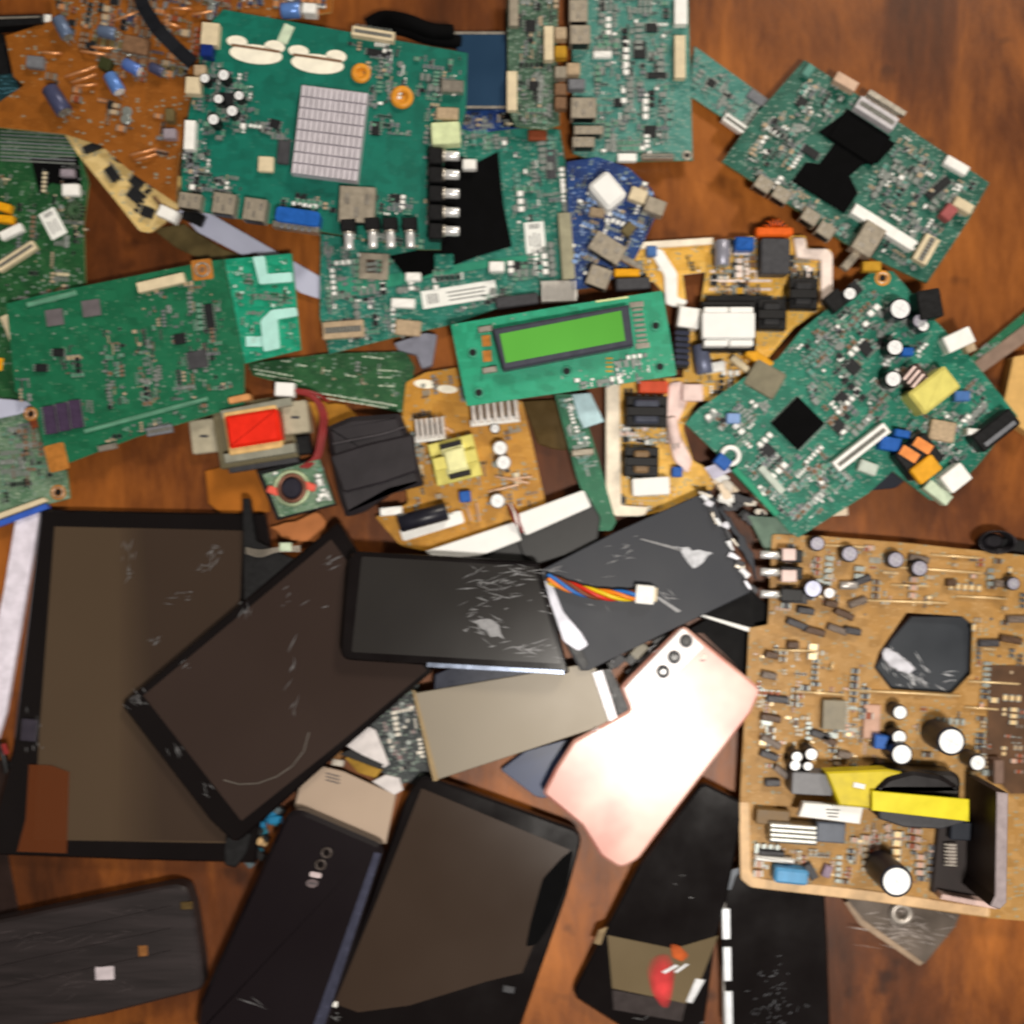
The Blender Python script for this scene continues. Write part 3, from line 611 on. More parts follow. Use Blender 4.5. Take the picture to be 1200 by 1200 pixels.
scatter(t, [([(238, 66), (290, 78), (310, 150), (240, 165), (226, 120)], 190), ([(216, 165), (244, 165), (250, 225), (216, 228)], 110), ([(250, 205), (285, 205), (280, 232), (250, 232)], 50), ([(405, 48), (470, 55), (480, 110), (430, 130), (428, 70)], 110), ([(295, 138), (340, 150), (342, 166), (300, 152)], 24),
            ([(488, 62), (540, 66), (538, 120), (486, 112)], 70), ([(498, 120), (520, 120), (514, 260), (500, 285)], 70), ([(440, 225), (510, 232), (510, 255), (440, 250)], 36), ([(432, 130), (480, 134), (480, 158), (430, 154)], 30), ([(400, 268), (500, 276), (500, 290), (410, 280)], 20), ([(330, 228), (390, 230), (390, 246), (330, 240)], 26)], 7, 3, 8, avoid=av,
        mats=[TIN, TIN, WHITEP, BEIGE, CHIPM, CHIPM, GREYP, mat('mint_part', (92, 140, 118), .5), mat('mint_part', (92, 140, 118), .5), GREYP])

# black cable behind it
t = Thing('cable_bundle', 'tangled black cable lying behind the top edge of the heat sink board', 'cable', (482, 35), .012)
wire(t, [(432, 30, .009), (450, 22, .012), (478, 26, .018), (505, 36, .016), (530, 38, .012)], .0045, MATTE, 'cable')
wire(t, [(440, 32, .008), (470, 34, .012), (500, 44, .012), (540, 50, .008)], .004, MATTE, 'cable')
t = loose('dark_blue_sheet', 'dark blue flat sheet between the heat sink board and the narrow green board', 'panel', [(534, 38), (592, 38), (594, 126), (540, 128)], .007, .003, mat('panel_navy', (32, 58, 84), .3, 0, .1, 30))
t.top = .010; pad(t, [(522, 37), (592, 37), (592, 40), (522, 40)], STEEL, 'metal_edge'); pad(t, [(544, 124), (592, 124), (592, 127), (544, 127)], STEEL, 'metal_edge')
t = board('small blue green board strip below the dark blue panel', [(538, 130), (592, 128), (612, 134), (612, 150), (560, 156), (538, 150)], .005, B_BLUE); scatter(t, [([(540, 132), (588, 130), (600, 148), (545, 150)], 50)], 0, 3, 6); pad(t, [(584, 132), (612, 130), (612, 150), (590, 148)], MATTE, 'black_tape')

t = board('narrow grey green board at the top edge with tan connector strips', [(594, -24), (656, -24), (652, 60), (656, 146), (640, 152), (604, 148), (596, 128)], .011, G_GREY)
conn(t, 602, 8, 11, 44, 0, .004, NICKEL, False); conn(t, 600, 106, 12, 46, 0, .004, CREAM, False); conn(t, 643, 50, 11, 40, 0, .005, CREAM, False)
for y in (38, 60, 84, 104, 120): block(t, 657, y, 14, 14, 0, .006, [BROWNC, BEIGE, GOLD, NICKEL, BROWNC][int(y/24) % 5], 'capacitor')
chip(t, 622, 30, 12, 14); chip(t, 626, 100, 12, 10)
scatter(t, [([(608, -10), (652, -10), (648, 145), (608, 145)], 200)], 0, 3, 7, mats=[TIN, GREYP, mat('mint_part', (92, 140, 118), .5), CHIPM, BEIGE])

t = board('pale teal board crowded with parts at the top edge, right of centre', [(670, -24), (806, -24), (812, 188), (700, 190), (672, 180)], .006, G_PALE)
for x, y, w, h in ((678, 12, 22, 26), (680, 40, 24, 22), (684, 126, 30, 24), (690, 152, 34, 10), (684, 166, 26, 12)): port(t, x, y, w, h, 0, .008)
block(t, 672, 80, 16, 14, 0, .006, BEIGE, 'capacitor'); block(t, 676, 98, 20, 12, 0, .006, GREYP, 'connector'); block(t, 706, 63, 22, 8, 0, .003, WHITEP, 'component')
conn(t, 798, 12, 15, 32, 0, .005, WHITEP, False); conn(t, 797, 66, 13, 50, 0, .005, CREAM, False)
conn(t, 735, 184, 22, 9, 0, .004, WHITEP, False); conn(t, 771, 183, 38, 6, 0, .004, STEEL); ringpad(t, 805, 182, 6, STEEL)
chip(t, 750, 58, 14, 20); chip(t, 764, 32, 14, 10); chip(t, 762, 154, 14, 14); chip(t, 770, 88, 22, 7); chip(t, 725, 120, 10, 10)
scatter(t, [([(695, -10), (788, -10), (790, 178), (700, 180)], 430)], 0, 3, 9, mats=[TIN, TIN, mat('pale_teal_part', (88, 142, 130), .45), CHIPM, WHITEP, GREYP, mat('mint_part', (92, 140, 118), .5)])

t = board('small pale green strip board slanting behind the board with black tape patches', [(814, 54), (908, 122), (880, 160), (808, 112)], .003, G_PALE)
conn(t, 864, 146, 36, 10, 35, .005, WHITEP); block(t, 890, 116, 30, 12, 35, .002, GREYP, 'shield'); chip(t, 834, 97, 10, 9, 35); chip(t, 853, 110, 9, 6, 35)
scatter(t, [([(816, 62), (896, 120), (876, 150), (812, 110)], 90)], 35, 3, 7, mats=[TIN, mat('pale_teal_part', (88, 142, 130), .45), GREYP])

# right upper board
t = board('green board at upper right covered by two black tape patches', [(943, 70), (1050, 140), (1160, 214), (1134, 260), (1086, 332), (1000, 292), (930, 244), (846, 190), (890, 130)], .009, G_BUSY if False else pcb('solder_mask_right_green', (8, 82, 66), (44, 114, 98), .6, silk=(120, 155, 140)), tilt=(-.4, .5))
b = MB(); b.prism([(996, 128), (1050, 168), (1030, 190), (1012, 192), (996, 206), (1006, 226), (990, 250), (928, 212), (944, 190), (960, 192), (978, 168), (960, 154)], t.top, t.top+.0012, MATTE, .0003); t.part('black_tape', b)
b = MB(); b.box(1008, 160, 62, 40, 33, t.top+.001, t.top+.0025, MATTE, .0004); t.part('black_tape', b)
conn(t, 1028, 132, 52, 16, 32, .006, mat('connector_grey_white', (196, 192, 196), .4)); b = MB(); b.box(1040, 120, 50, 6, 32, t.top, t.top+.004, STEEL); t.part('metal_edge', b)
conn(t, 1036, 266, 84, 13, 32, .006, WHITEP, False); port(t, 1018, 280, 38, 26, -58, .009); block(t, 998, 304, 10, 28, 40, .004, NICKEL, 'antenna_lead')
conn(t, 1086, 292, 34, 18, -60, .005, CREAM); block(t, 1113, 248, 18, 14, -50, .006, mat('dusty_red', (160, 84, 84), .5), 'connector'); block(t, 1130, 240, 24, 12, 30, .006, CREAM, 'connector')
conn(t, 992, 95, 28, 12, 30, .006, mat('pinkish_cream', (206, 174, 150), .5), False); block(t, 948, 82, 16, 10, -55, .003, mat('pale_teal_part', (88, 142, 130), .45), 'connector'); block(t, 1122, 193, 30, 12, 30, .004, WHITEP, 'connector')
for x, y in ((895, 216), (916, 228), (950, 254), (968, 270)): port(t, x, y, 20, 16, 33, .007)
chip(t, 1100, 220, 10, 34, 50); chip(t, 950, 178, 20, 10, 33); chip(t, 940, 120, 12, 12, 33)
av = [[(996, 120), (1054, 168), (1006, 226), (990, 252), (926, 212), (960, 150)]]
scatter(t, [([(900, 140), (940, 120), (975, 150), (940, 200), (870, 190)], 150), ([(865, 190), (925, 212), (990, 260), (1000, 285), (930, 240)], 110), ([(940, 90), (985, 100), (1000, 125), (960, 145), (930, 120)], 60), ([(1052, 150), (1100, 190), (1060, 230), (1010, 230)], 120), ([(1080, 200), (1150, 215), (1130, 255), (1060, 240)], 90), ([(1040, 230), (1110, 260), (1085, 320), (1010, 290)], 120)], 33, 3, 8, avoid=av,
        mats=[TIN, TIN, mat('pale_teal_part', (88, 142, 130), .45), GREYP, CHIPM, BEIGE, WHITEP])

# ================================================================== CENTRE
t = board('blue module board with a white block beside the pale teal board', [(664, 190), (700, 184), (736, 196), (764, 222), (772, 246), (752, 288), (738, 316), (700, 336), (668, 340)], .008, B_BLUE, tilt=(.3, .4))
b = MB(); b.prism(rnd(rect(712, 222, 38, 30, 50), 6, 4), t.top, t.top+.012, WHITEB, .002); t.part('white_cap', b, 'rounded white plastic block')
block(t, 748, 228, 20, 16, 20, .006, CREAM, 'connector'); block(t, 768, 241, 24, 18, 20, .008, NICKEL, 'switch')
port(t, 712, 290, 40, 24, 32, .008); port(t, 702, 324, 26, 24, 20, .007); block(t, 738, 306, 30, 8, 30, .004, STEEL, 'antenna_lead')
block(t, 700, 248, 18, 10, 10, .004, BEIGE, 'crystal'); block(t, 737, 268, 16, 12, -50, .004, mat('olive_part', (104, 92, 60), .5), 'component'); block(t, 735, 319, 30, 9, 0, .006, mat('amber_part', (226, 160, 20), .4), 'component'); block(t, 742, 332, 40, 14, -3, .006, DGREY, 'transistor')
scatter(t, [([(670, 195), (760, 210), (768, 250), (740, 300), (672, 330)], 170)], 20, 3, 8, avoid=[rect(712, 222, 44, 34, 50)], mats=[TIN, mat('pale_blue_part', (130, 160, 210), .4), WHITEP, CHIPM, mat('pale_blue_part', (130, 160, 210), .4), BEIGE])

t = board('green board under the heat sink board with white barcode labels and black patch', [(512, 156), (548, 150), (604, 146), (656, 152), (664, 200), (672, 258), (692, 332), (610, 352), (530, 380), (460, 396), (386, 415), (375, 372), (376, 274), (500, 292), (512, 292)], .0045, G_BUSY)
b = MB(); b.prism([(510, 172), (560, 190), (584, 177), (590, 238), (600, 288), (560, 300), (480, 330), (456, 300), (506, 290)], t.top, t.top+.001, MATTE); t.part('black_tape', b)
label_(t, 538, 345, 88, 21, -9); label_(t, 627, 278, 23, 36, -5); conn(t, 664, 288, 15, 78, -4, .005, mat('tan_connector', (150, 146, 122), .5), False)
b = MB(); b.prism(rect(438, 312, 34, 30, 3), t.top, t.top+.003, NICKEL, .0003, holes=[rect(438, 312, 18, 16, 3)]); t.part('shield_frame', b)
b = MB(); b.box(438, 312, 18, 16, 3, t.top, t.top+.001, mat('dark_brown_part', (60, 40, 28), .5)); t.part('chip', b)
heatsink(t, 655, 341, 42, 24, -1, .009, 9, mat('pin_header_white', (214, 210, 204), .4), name='pin_header'); block(t, 606, 352, 50, 13, -7, .006, DGREY, 'relay')
chip(t, 646, 192, 11, 34, -3, .0015, DGREY); conn(t, 402, 386, 48, 20, -4, .004, BEIGE); block(t, 520, 306, 22, 18, 0, .003, G_BUSY, 'daughter_board'); block(t, 582, 312, 18, 12, 0, .006, WHITEP, 'connector')
block(t, 484, 324, 18, 10, 0, .005, WHITEP, 'connector'); block(t, 472, 355, 28, 11, 2, .004, WHITEP, 'connector'); block(t, 630, 158, 22, 12, 0, .003, mat('rust_part', (128, 62, 34), .5), 'capacitor'); block(t, 550, 192, 16, 12, 0, .006, WHITEP, 'component'); block(t, 478, 384, 30, 18, 5, .004, BEIGE, 'connector')
chip(t, 604, 312, 12, 12); chip(t, 634, 312, 12, 10); b = MB(); b.prism([(392, 326), (440, 324), (560, 306), (640, 296), (640, 302), (500, 326), (400, 350)], t.top, t.top+.0008, mat('green_rail2', (40, 130, 104), .5)); t.part('rail', b)
scatter(t, [([(600, 160), (655, 160), (665, 250), (602, 262)], 120), ([(380, 280), (460, 300), (450, 340), (500, 390), (385, 405)], 230), ([(600, 290), (650, 285), (655, 325), (590, 330)], 60), ([(540, 365), (600, 350), (600, 330), (520, 370)], 50), ([(520, 155), (600, 152), (600, 176), (520, 172)], 50), ([(450, 300), (512, 296), (560, 330), (470, 345)], 20)], -5, 3, 9,
        avoid=[[(510, 172), (560, 190), (584, 177), (600, 288), (480, 330), (456, 300)]], mats=[TIN, mat('pale_teal_part', (88, 142, 130), .45), GREYP, WHITEP, CHIPM, mat('mint_part', (92, 140, 118), .5)])
loose('grey_bracket', 'grey and white plastic bracket peeking out under the label board left of the display module', 'bracket', [(462, 402), (498, 390), (512, 392), (506, 428), (494, 432), (488, 416), (466, 410)], .002, .006, mat('bracket_grey', (120, 122, 136), .4), rad=2)

t = board('plain dark green board with rows of white print below the centre board', [(290, 426), (386, 414), (476, 412), (486, 430), (476, 484), (462, 482), (380, 462), (296, 440)], .0025, G_DARK)
wm = mat('silk_print', (200, 210, 190), .5); rg = random.Random(5)
for x, y, n, a in [(300, 433, 7, 10), (302, 438, 9, 10), (370, 460, 16, 9), (372, 465, 14, 9), (332, 423, 2, 5), (352, 428, 2, 8), (380, 434, 2, 8), (408, 440, 2, 8), (445, 434, 4, 2), (447, 452, 3, 2), (428, 418, 4, 6), (446, 442, 3, 2), (430, 470, 6, 9)]:
    b = MB(); c, s_ = math.cos(R(a)), math.sin(R(a)); u = 0
    for i in range(n): w = rg.uniform(3, 6); b.box(x+u*c, y+u*s_, w, 1.4, a, t.top-.0001, t.top+.00012, wm); u += w+1.6
    t.part('print', b)
scatter(t, [([(350, 420), (470, 420), (470, 470), (400, 455)], 16)], 5, 3, 6)
t = board('tilted green power display module with a lit green screen', [(528, 380), (650, 360), (776, 341), (793, 440), (660, 460), (547, 476)], .021, G_DISP, name='display_module', cat='display module', tilt=(.6, -.8), rad=3)
b = MB(); b.prism([(577, 385), (737, 357), (743, 405), (590, 434)], t.top, t.top+.0085, mat('bezel_grey', (70, 72, 84), .35, .2, .1), .0012); sc = t.part('screen_frame', b)
b = MB(); b.prism([(586, 391), (728, 364), (733, 399), (593, 425)], t.top+.0084, t.top+.0088, mat('lcd_green', (92, 172, 68), .22, 0, .26, 9, aniso=(1, .3, 1))); t.part('screen', b, parent=sc)
for x, y in ((569, 385), (574, 433)): b = MB(); b.box(x, y, 17, 7, -9, t.top, t.top+.003, STEEL, .0003); t.part('metal_tab', b)
for x, y in ((570, 399), (571, 417)): b = MB(); b.box(x, y, 10, 13, -5, t.top, t.top+.0006, COPPER); t.part('contact_pad', b)
for i in range(9): b = MB(); b.box(746+i*.9, 357+i*6, 12 if i not in (0, 8) else 16, 2.8 if i not in (0, 8) else 6, -6, t.top, t.top+.0012, STEEL); t.part('solder_pin', b)
for x, y in ((554, 413), (561, 460), (768, 382), (773, 430), (664, 435)):
    b = MB(); b.torus(x, y, 5, 1.6, t.top, mat('ring_green', (60, 150, 120), .4), 20, 6); b.cyl(x, y, 4.4, t.top, t.top+.0006, BLACKP, n=18); t.part('screw_hole', b)
b = MB(); b.box(717, 351, 38, 2.4, -8, t.top, t.top+.0002, mat('print_yellow', (216, 220, 160), .5)); t.part('print', b)
scatter(t, [([(720, 420), (760, 415), (762, 445), (716, 450)], 34), ([(655, 446), (780, 440), (780, 446), (660, 456)], 16)], -8, 3, 8, mats=[TIN, mat('pale_teal_part', (88, 142, 130), .45), WHITEP, GREYP])
b = MB()
for i in range(4): b.box(714, 420+i*5, 8, 2, 0, t.top, t.top+.0003, GOLD)
t.part('contact_row', b)

# yellow-brown board under the display
t = board('amber power board with a pale yellow transformer below the display module', [(476, 448), (500, 436), (540, 430), (556, 470), (612, 470), (624, 520), (641, 598), (580, 620), (500, 646), (470, 640), (440, 606), (478, 590), (470, 500)], .004, O_YEL, edge=TANEDGE, rad=3)
for cx, cy, w, h, n in ((580, 484, 58, 26, 7), (504, 504, 36, 26, 6)):
    b = MB(); b.box(cx, cy+h*.35, w, h*.3, -6, t.top, t.top+.005, WHITEP, .0004)
    for i in range(n): u = -w/2+w*(i+.5)/n; b.box(cx+u, cy-h*.1-u*.1, w/n*.55, h*.9, -6, t.top, t.top+.011, mat('fin_light', (214, 206, 200), .35, .3))
    t.part('heat_sink', b)
trafo(t, 533, 539, 54, 50, -14, .015, PALEY, mat('tape_cream_yellow', (232, 230, 170), .35), PALEY, band=.5)
for x, y in ((528, 521), (539, 556)): b = MB(); b.box(x, y, 26, 6, -14, t.top+.009, t.top+.0145, FERR, .0003); t.part('core_window', b)
b = MB(); b.prism(rnd(rect(534, 539, 24, 26, -14), 4, 3), t.top+.012, t.top+.0165, mat('tape_cream_yellow', (232, 230, 170), .35), .001); t.part('wrap', b)
for x, y, r in ((586, 525, 9), (590, 542, 9), (583, 587, 9)): ecap(t, x, y, r, .008, mat('cap_silver', (180, 174, 170), .3, .4))
block(t, 545, 582, 13, 13, -5, .006, BLUEP, 'disc_capacitor'); ecap(t, 580, 502, 6, .006)
b = MB(); b.prism(rnd(rect(506, 616, 76, 16, -17), 4, 3), t.top, t.top+.003, WHITEP, .0005); t.part('capacitor_foot', b)
hcap(t, (468, 614), (524, 599), 10.5, CAPSIDE, TIN, lift=.002); block(t, 458, 599, 26, 10, -5, .006, WHITEP, 'connector')
for x, y, a, l in ((600, 562, 12, 40), (590, 572, -14, 36), (520, 500, 30, 26), (608, 560, -6, 30), (548, 598, 70, 26), (560, 600, 80, 22)):
    b = MB(); b.tube([P(x-l/2*math.cos(R(a)), y-l/2*math.sin(R(a)), t.top+.001)+(t.top+.001,), P(x+l/2*math.cos(R(a)), y+l/2*math.sin(R(a)), t.top+.002)+(t.top+.002,)], .0009, mat('pink_tin', (226, 190, 160), .3, .5), 6); t.part('jumper_lead', b)
for x, y, w in ((498, 450, 26), (524, 456, 24)): b = MB(); b.cyl(x, y, w/2, t.top-.0001, t.top+.0004, CREAMPAD, n=20, sy=.4, ang=5); t.part('label', b)
scatter(t, [([(480, 480), (520, 480), (520, 600), (480, 600)], 40), ([(560, 500), (610, 500), (635, 590), (560, 610)], 40), ([(470, 520), (500, 520), (500, 560), (476, 560)], 30), ([(500, 436), (550, 440), (550, 480), (490, 470)], 12)], -10, 3, 9)
loose('plastic_film', 'dark olive translucent film beside the amber power board', 'film', [(612, 470), (650, 468), (668, 512), (664, 528), (648, 526), (630, 520)], .002, .002, mat('film_dark_olive', (76, 58, 22), .3), rad=3)

t = board('long thin green strip board below the display module', [(650, 462), (678, 462), (702, 540), (722, 612), (716, 622), (700, 622), (676, 560)], .0085, G_MID)
scatter(t, [([(655, 465), (678, 465), (700, 545), (688, 560), (672, 530)], 70)], 75, 3, 7, mats=[TIN, mat('pale_teal_part', (88, 142, 130), .45), WHITEP]); block(t, 683, 530, 26, 8, -5, .003, NICKEL, 'connector')
loose('paper_strip', 'pale blue paper strip poking out beside the thin green strip board', 'paper', [(670, 462), (692, 460), (708, 494), (684, 502), (678, 490)], .0113, .0004, mat('pale_blue_paper', (176, 206, 214), .5)); loose('paper_scrap', 'tiny pale blue scrap low beside the thin green strip board', 'paper', [(698, 564), (712, 562), (714, 590), (704, 592)], .003, .0004, mat('pale_blue_paper', (176, 206, 214), .5))

t = board('orange and white power board with two black transformers right below the display module', [(712, 446), (806, 442), (818, 470), (800, 500), (812, 540), (838, 552), (836, 572), (812, 590), (756, 604), (722, 604), (710, 596)], .004, O_GOLD, edge=WHEDGE, rad=4)
b = MB(); b.prism(rnd([(710, 448), (726, 448), (728, 592), (760, 594), (756, 605), (722, 605), (710, 596)], 2, 2), t.top, t.top+.003, WHEDGE, .0005); t.part('white_frame', b)
block(t, 766, 453, 34, 14, 1, .009, mat('coral_part', (226, 90, 56), .4), 'fuse_holder'); trafo(t, 758, 482, 48, 36, 1, .014, FERR, mat('slate_tape', (64, 68, 82), .4), FERR)
trafo(t, 752, 541, 40, 34, 1, .013, FERR, mat('brown_tape', (130, 104, 74), .4), FERR, band=.45); b = MB(); b.prism(rnd(rect(763, 570, 44, 21, -3), 3, 3), t.top, t.top+.008, WHITEB, .0006); t.part('connector', b)
b = MB(); b.prism(rnd([(784, 448), (800, 446), (806, 470), (792, 500), (812, 540), (806, 556), (790, 540), (780, 500)], 6, 4), t.top, t.top+.002, mat('pinkish_white', (232, 206, 200), .4), .0006); t.part('capacitor_strip', b)
hcap(t, (786, 490), (792, 520), 7, mat('pinkish_white', (232, 206, 200), .4)); block(t, 794, 553, 12, 12, 0, .006, BLUEP, 'capacitor')
scatter(t, [([(730, 498), (785, 500), (785, 520), (730, 518)], 50), ([(728, 580), (800, 570), (760, 600), (730, 600)], 26), ([(728, 450), (750, 450), (750, 560), (730, 560)], 18)], 0, 3, 9, mats=[WHITEP, TIN, mat('pinkish_white', (232, 206, 200), .4), GOLD, CHIPM])

# orange + white boards right of the display
t = board('small golden board with a white trim, left of the white transformer board', [(742, 284), (836, 278), (834, 318), (800, 322), (804, 352), (786, 352), (766, 330), (740, 330)], .004, O_GOLD, edge=WHEDGE, rad=2)
b = MB(); b.prism([(742, 284), (836, 278), (836, 286), (744, 292)], t.top, t.top+.002, WHEDGE, .0004); t.part('white_trim', b)
b = MB(); b.prism(rnd([(758, 290), (776, 292), (794, 320), (794, 348), (806, 352), (800, 362), (780, 356), (778, 322)], 3, 3), t.top, t.top+.002, WHITEP, .0005); t.part('white_bracket', b); block(t, 764, 294, 12, 12, 0, .005, mat('dusty_blue', (70, 110, 170), .4), 'capacitor')
scatter(t, [([(748, 296), (830, 290), (830, 316), (750, 325)], 22)], -3, 3, 8, mats=[GOLD, WHITEP, CHIPM, TIN])
t = board('golden power board with a large white transformer beside the display module', [(834, 282), (884, 276), (944, 276), (946, 290), (974, 292), (976, 350), (960, 366), (930, 384), (900, 420), (870, 440), (850, 470), (812, 470), (800, 440), (806, 400), (822, 352), (830, 300)], .0045, O_GOLD, edge=WHEDGE, rad=3)
b = MB(); b.prism(rnd([(930, 278), (944, 278), (946, 291), (970, 291), (976, 297), (976, 350), (962, 358), (962, 304), (934, 302)], 3, 3), t.top, t.top+.003, mat('frame_pinkwhite', (238, 220, 210), .5), .0006); t.part('white_frame', b)
coil(t, 908, 271, 14, ORNG); b = MB(); b.prism(rnd(rect(908, 271, 44, 11, 0), 4, 3), t.top+.004, t.top+.010, ORNG, .001); t.part('orange_winding', b)
block(t, 873, 285, 22, 16, 0, .009, BLUEP, 'film_capacitor', bev=.001); block(t, 909, 300, 34, 42, 1, .010, DGREY, 'relay'); hcap(t, (846, 282), (846, 312), 9, mat('cap_mauve_grey', (150, 150, 164), .35, .3), lift=.001)
trafo(t, 905, 368, 34, 36, 1, .013, FERR, mat('charcoal_tape', (44, 44, 46), .4), FERR); trafo(t, 942, 344, 34, 36, 1, .013, FERR, mat('charcoal_tape', (44, 44, 46), .4), FERR)
r0 = trafo(t, 854, 382, 64, 58, 0, .017, FERR, WHITEB, FERR, band=.9, label='white wrapped transformer')
for dy in (-19, 20):
    for dx in (-15, 15): b = MB(); b.prism(rnd(rect(854+dx, 382+dy, 28, 7, 0), 2, 2), t.top+.010, t.top+.0175, WHITEB, .0005); t.part('bobbin_tab', b, parent=None)
b = MB(); b.prism(rnd(rect(854, 381, 62, 30, 0), 2, 2), t.top+.012, t.top+.0185, WHITEB, .0006); t.part('tape', b)
block(t, 808, 372, 26, 24, 8, .010, WHITEP, 'white_transformer'); b = MB(); 
for i in range(6): b.box(800, 390+i*7, 17, 4.5, 4, t.top, t.top+.011, mat('rib_navy', (44, 48, 66), .35))
b.box(800, 408, 15, 46, 0, t.top, t.top+.009, BLACKP); t.part('ribbed_choke', b)
hcap(t, (820, 404), (826, 438), 10, mat('cap_slate_grey', (104, 110, 134), .35, .2)); block(t, 838, 430, 24, 12, -10, .006, WHITEP, 'capacitor'); block(t, 868, 426, 26, 8, 40, .005, CREAM, 'connector')
block(t, 890, 420, 34, 12, 35, .009, mat('amber_block', (224, 160, 34), .4), 'film_capacitor'); block(t, 812, 460, 24, 20, 0, .005, mat('pinkish_white', (232, 206, 200), .4), 'capacitor')
b = MB(); b.box(866, 351, 76, 10, 0, t.top, t.top+.007, BLACKP, .0004); t.part('black_block', b)
for y in (318, 329, 339): b = MB(); b.box(868, y, 72, 3, 0, t.top, t.top+.0005, mat('frame_pinkwhite', (238, 220, 210), .5)); t.part('white_trace', b)
scatter(t, [([(836, 310), (890, 300), (890, 345), (830, 345)], 60), ([(920, 300), (960, 306), (960, 325), (925, 325)], 40), ([(840, 430), (890, 400), (850, 465), (815, 465)], 34), ([(836, 284), (890, 280), (890, 300), (836, 300)], 26)], 0, 4, 12, mats=[CHIPM, WHITEP, GOLD, mat('frame_pinkwhite', (238, 220, 210), .5), BROWNC, TIN])

# right centre board
RP = [(1022, 318), (1046, 318), (1092, 372), (1136, 418), (1192, 488), (1150, 540), (1106, 588), (1090, 586), (1046, 552), (1018, 578), (936, 630), (926, 624), (866, 556), (803, 496), (820, 478), (876, 440), (912, 420), (940, 386), (984, 350)]
t = board('green board right of centre with a square black chip and a yellow transformer', RP, .013, G_MAIN if False else pcb('solder_mask_emerald', (2, 108, 86), (36, 136, 112), .45, silk=(130, 175, 155)), tilt=(.3, -.4))
chip(t, 936, 496, 44, 44, 45, .003, MATTE, True, 'processor'); block(t, 897, 444, 34, 40, -60, .001, mat('dull_shield', (122, 116, 96), .5, .2), 'shield_can')
conn(t, 1010, 524, 76, 14, -38, .007, WHITEP); r1 = block(t, 1096, 457, 54, 32, -38, .015, PALEY, 'transformer', 'pale yellow taped transformer', .0015)
block(t, 1074, 442, 24, 26, -38, .011, mat('brown_core', (70, 54, 48), .5), 'winding', None); b = MB(); 
for i in range(5): b.box(1066+i*5, 437+i*4.5, 3, 20, 40, t.top+.0105, t.top+.0122, mat('pinkish_white', (232, 206, 200), .4))
t.part('winding_bars', b)
ecap(t, 1055, 362, 13, .013); ecap(t, 1078, 376, 9, .010, None, mat('cap_top_lilac', (170, 166, 180), .35, .3)); ecap(t, 1049, 407, 10, .012, BLACKP); ecap(t, 1047, 444, 10, .012, BLACKP); ecap(t, 1082, 382, 7, .010)
block(t, 1090, 356, 28, 34, -10, .012, BLACKP, 'relay'); block(t, 1064, 412, 14, 10, 0, .006, BLUEP, 'capacitor'); block(t, 1128, 464, 18, 12, 0, .006, mat('dusty_blue', (70, 110, 170), .4), 'capacitor')
block(t, 1044, 520, 24, 16, 10, .007, BLUEP, 'capacitor'); block(t, 1058, 508, 18, 9, 10, .007, BLUEP, 'capacitor')
block(t, 1124, 398, 34, 20, -25, .008, WHITEP, 'connector'); block(t, 1136, 404, 12, 18, -25, .006, BEIGE, 'connector')
b = MB(); b.prism(rnd(rect(1078, 535, 46, 40, -38), 5, 3), t.top, t.top+.010, BLACKP, .001); ck = t.part('choke', b)
for x, y in ((1066, 532), (1082, 522)): b = MB(); b.box(x, y, 12, 22, -58, t.top+.010, t.top+.0112, mat('orange_light', (228, 140, 72), .4)); t.part('winding', b, parent=ck)
b = MB(); b.prism(rnd(rect(1086, 550, 32, 22, -38), 3, 3), t.top+.0095, t.top+.0135, mat('amber_block', (224, 160, 34), .4), .0008); t.part('tape', b, parent=ck)
block(t, 1121, 560, 30, 24, -38, .010, WHITEP, 'connector'); block(t, 1100, 577, 34, 14, 38, .007, mat('mint_white2', (200, 216, 190), .5), 'connector')
b = MB(); b.prism(rnd(rect(1168, 504, 56, 24, -38), 4, 3), t.top, t.top+.011, BLACKP, .001); b.box(1172, 508, 44, 5, -38, t.top+.0108, t.top+.0116, GREYP); t.part('power_connector', b)
block(t, 1141, 506, 14, 8, 5, .008, WHITEP, 'component'); block(t, 1105, 505, 30, 24, 10, .005, BEIGE, 'capacitor')
conn(t, 905, 562, 40, 8, 48, .005, mat('pale_strip', (190, 200, 190), .5), False); conn(t, 886, 576, 74, 7, 47, .003, mat('green_rail3', (24, 140, 104), .4), False)
block(t, 1018, 548, 22, 14, 20, .005, mat('pale_strip', (190, 200, 190), .5), 'connector'); block(t, 860, 490, 16, 12, 0, .005, mat('pale_blue_part', (130, 160, 210), .4), 'capacitor')
b = MB(); b.prism([(826, 548), (848, 540), (858, 552), (836, 562)], t.top-.004, t.top-.003, mat('lilac_paper', (210, 206, 226), .5)); t.part('label', b)
block(t, 848, 541, 18, 14, 40, .006, BLUEP, 'connector'); b = MB(); b.torus(856, 534, 10, 3, t.top+.002, WHITEP); t.part('wire_loop', b)
ringpad(t, 1034, 326, 9, mat('amber_ring', (216, 144, 44), .4)); block(t, 1022, 312, 22, 12, 0, .005, GOLD, 'component'); chip(t, 1002, 338, 12, 16, -40)
for x, y, q in ((900, 528, 0), (984, 500, 0), (988, 468, 0), (1000, 430, 0), (1015, 408, 0)): chip(t, x, y, 16, 14, 45)
block(t, 980, 352, 22, 22, -40, .006, BLACKP, 'connector'); ecap(t, 996, 344, 8, .008)
av = [rect(936, 496, 52, 52, 45), rect(1096, 457, 56, 34, -38), rect(1010, 524, 76, 16, -38)]
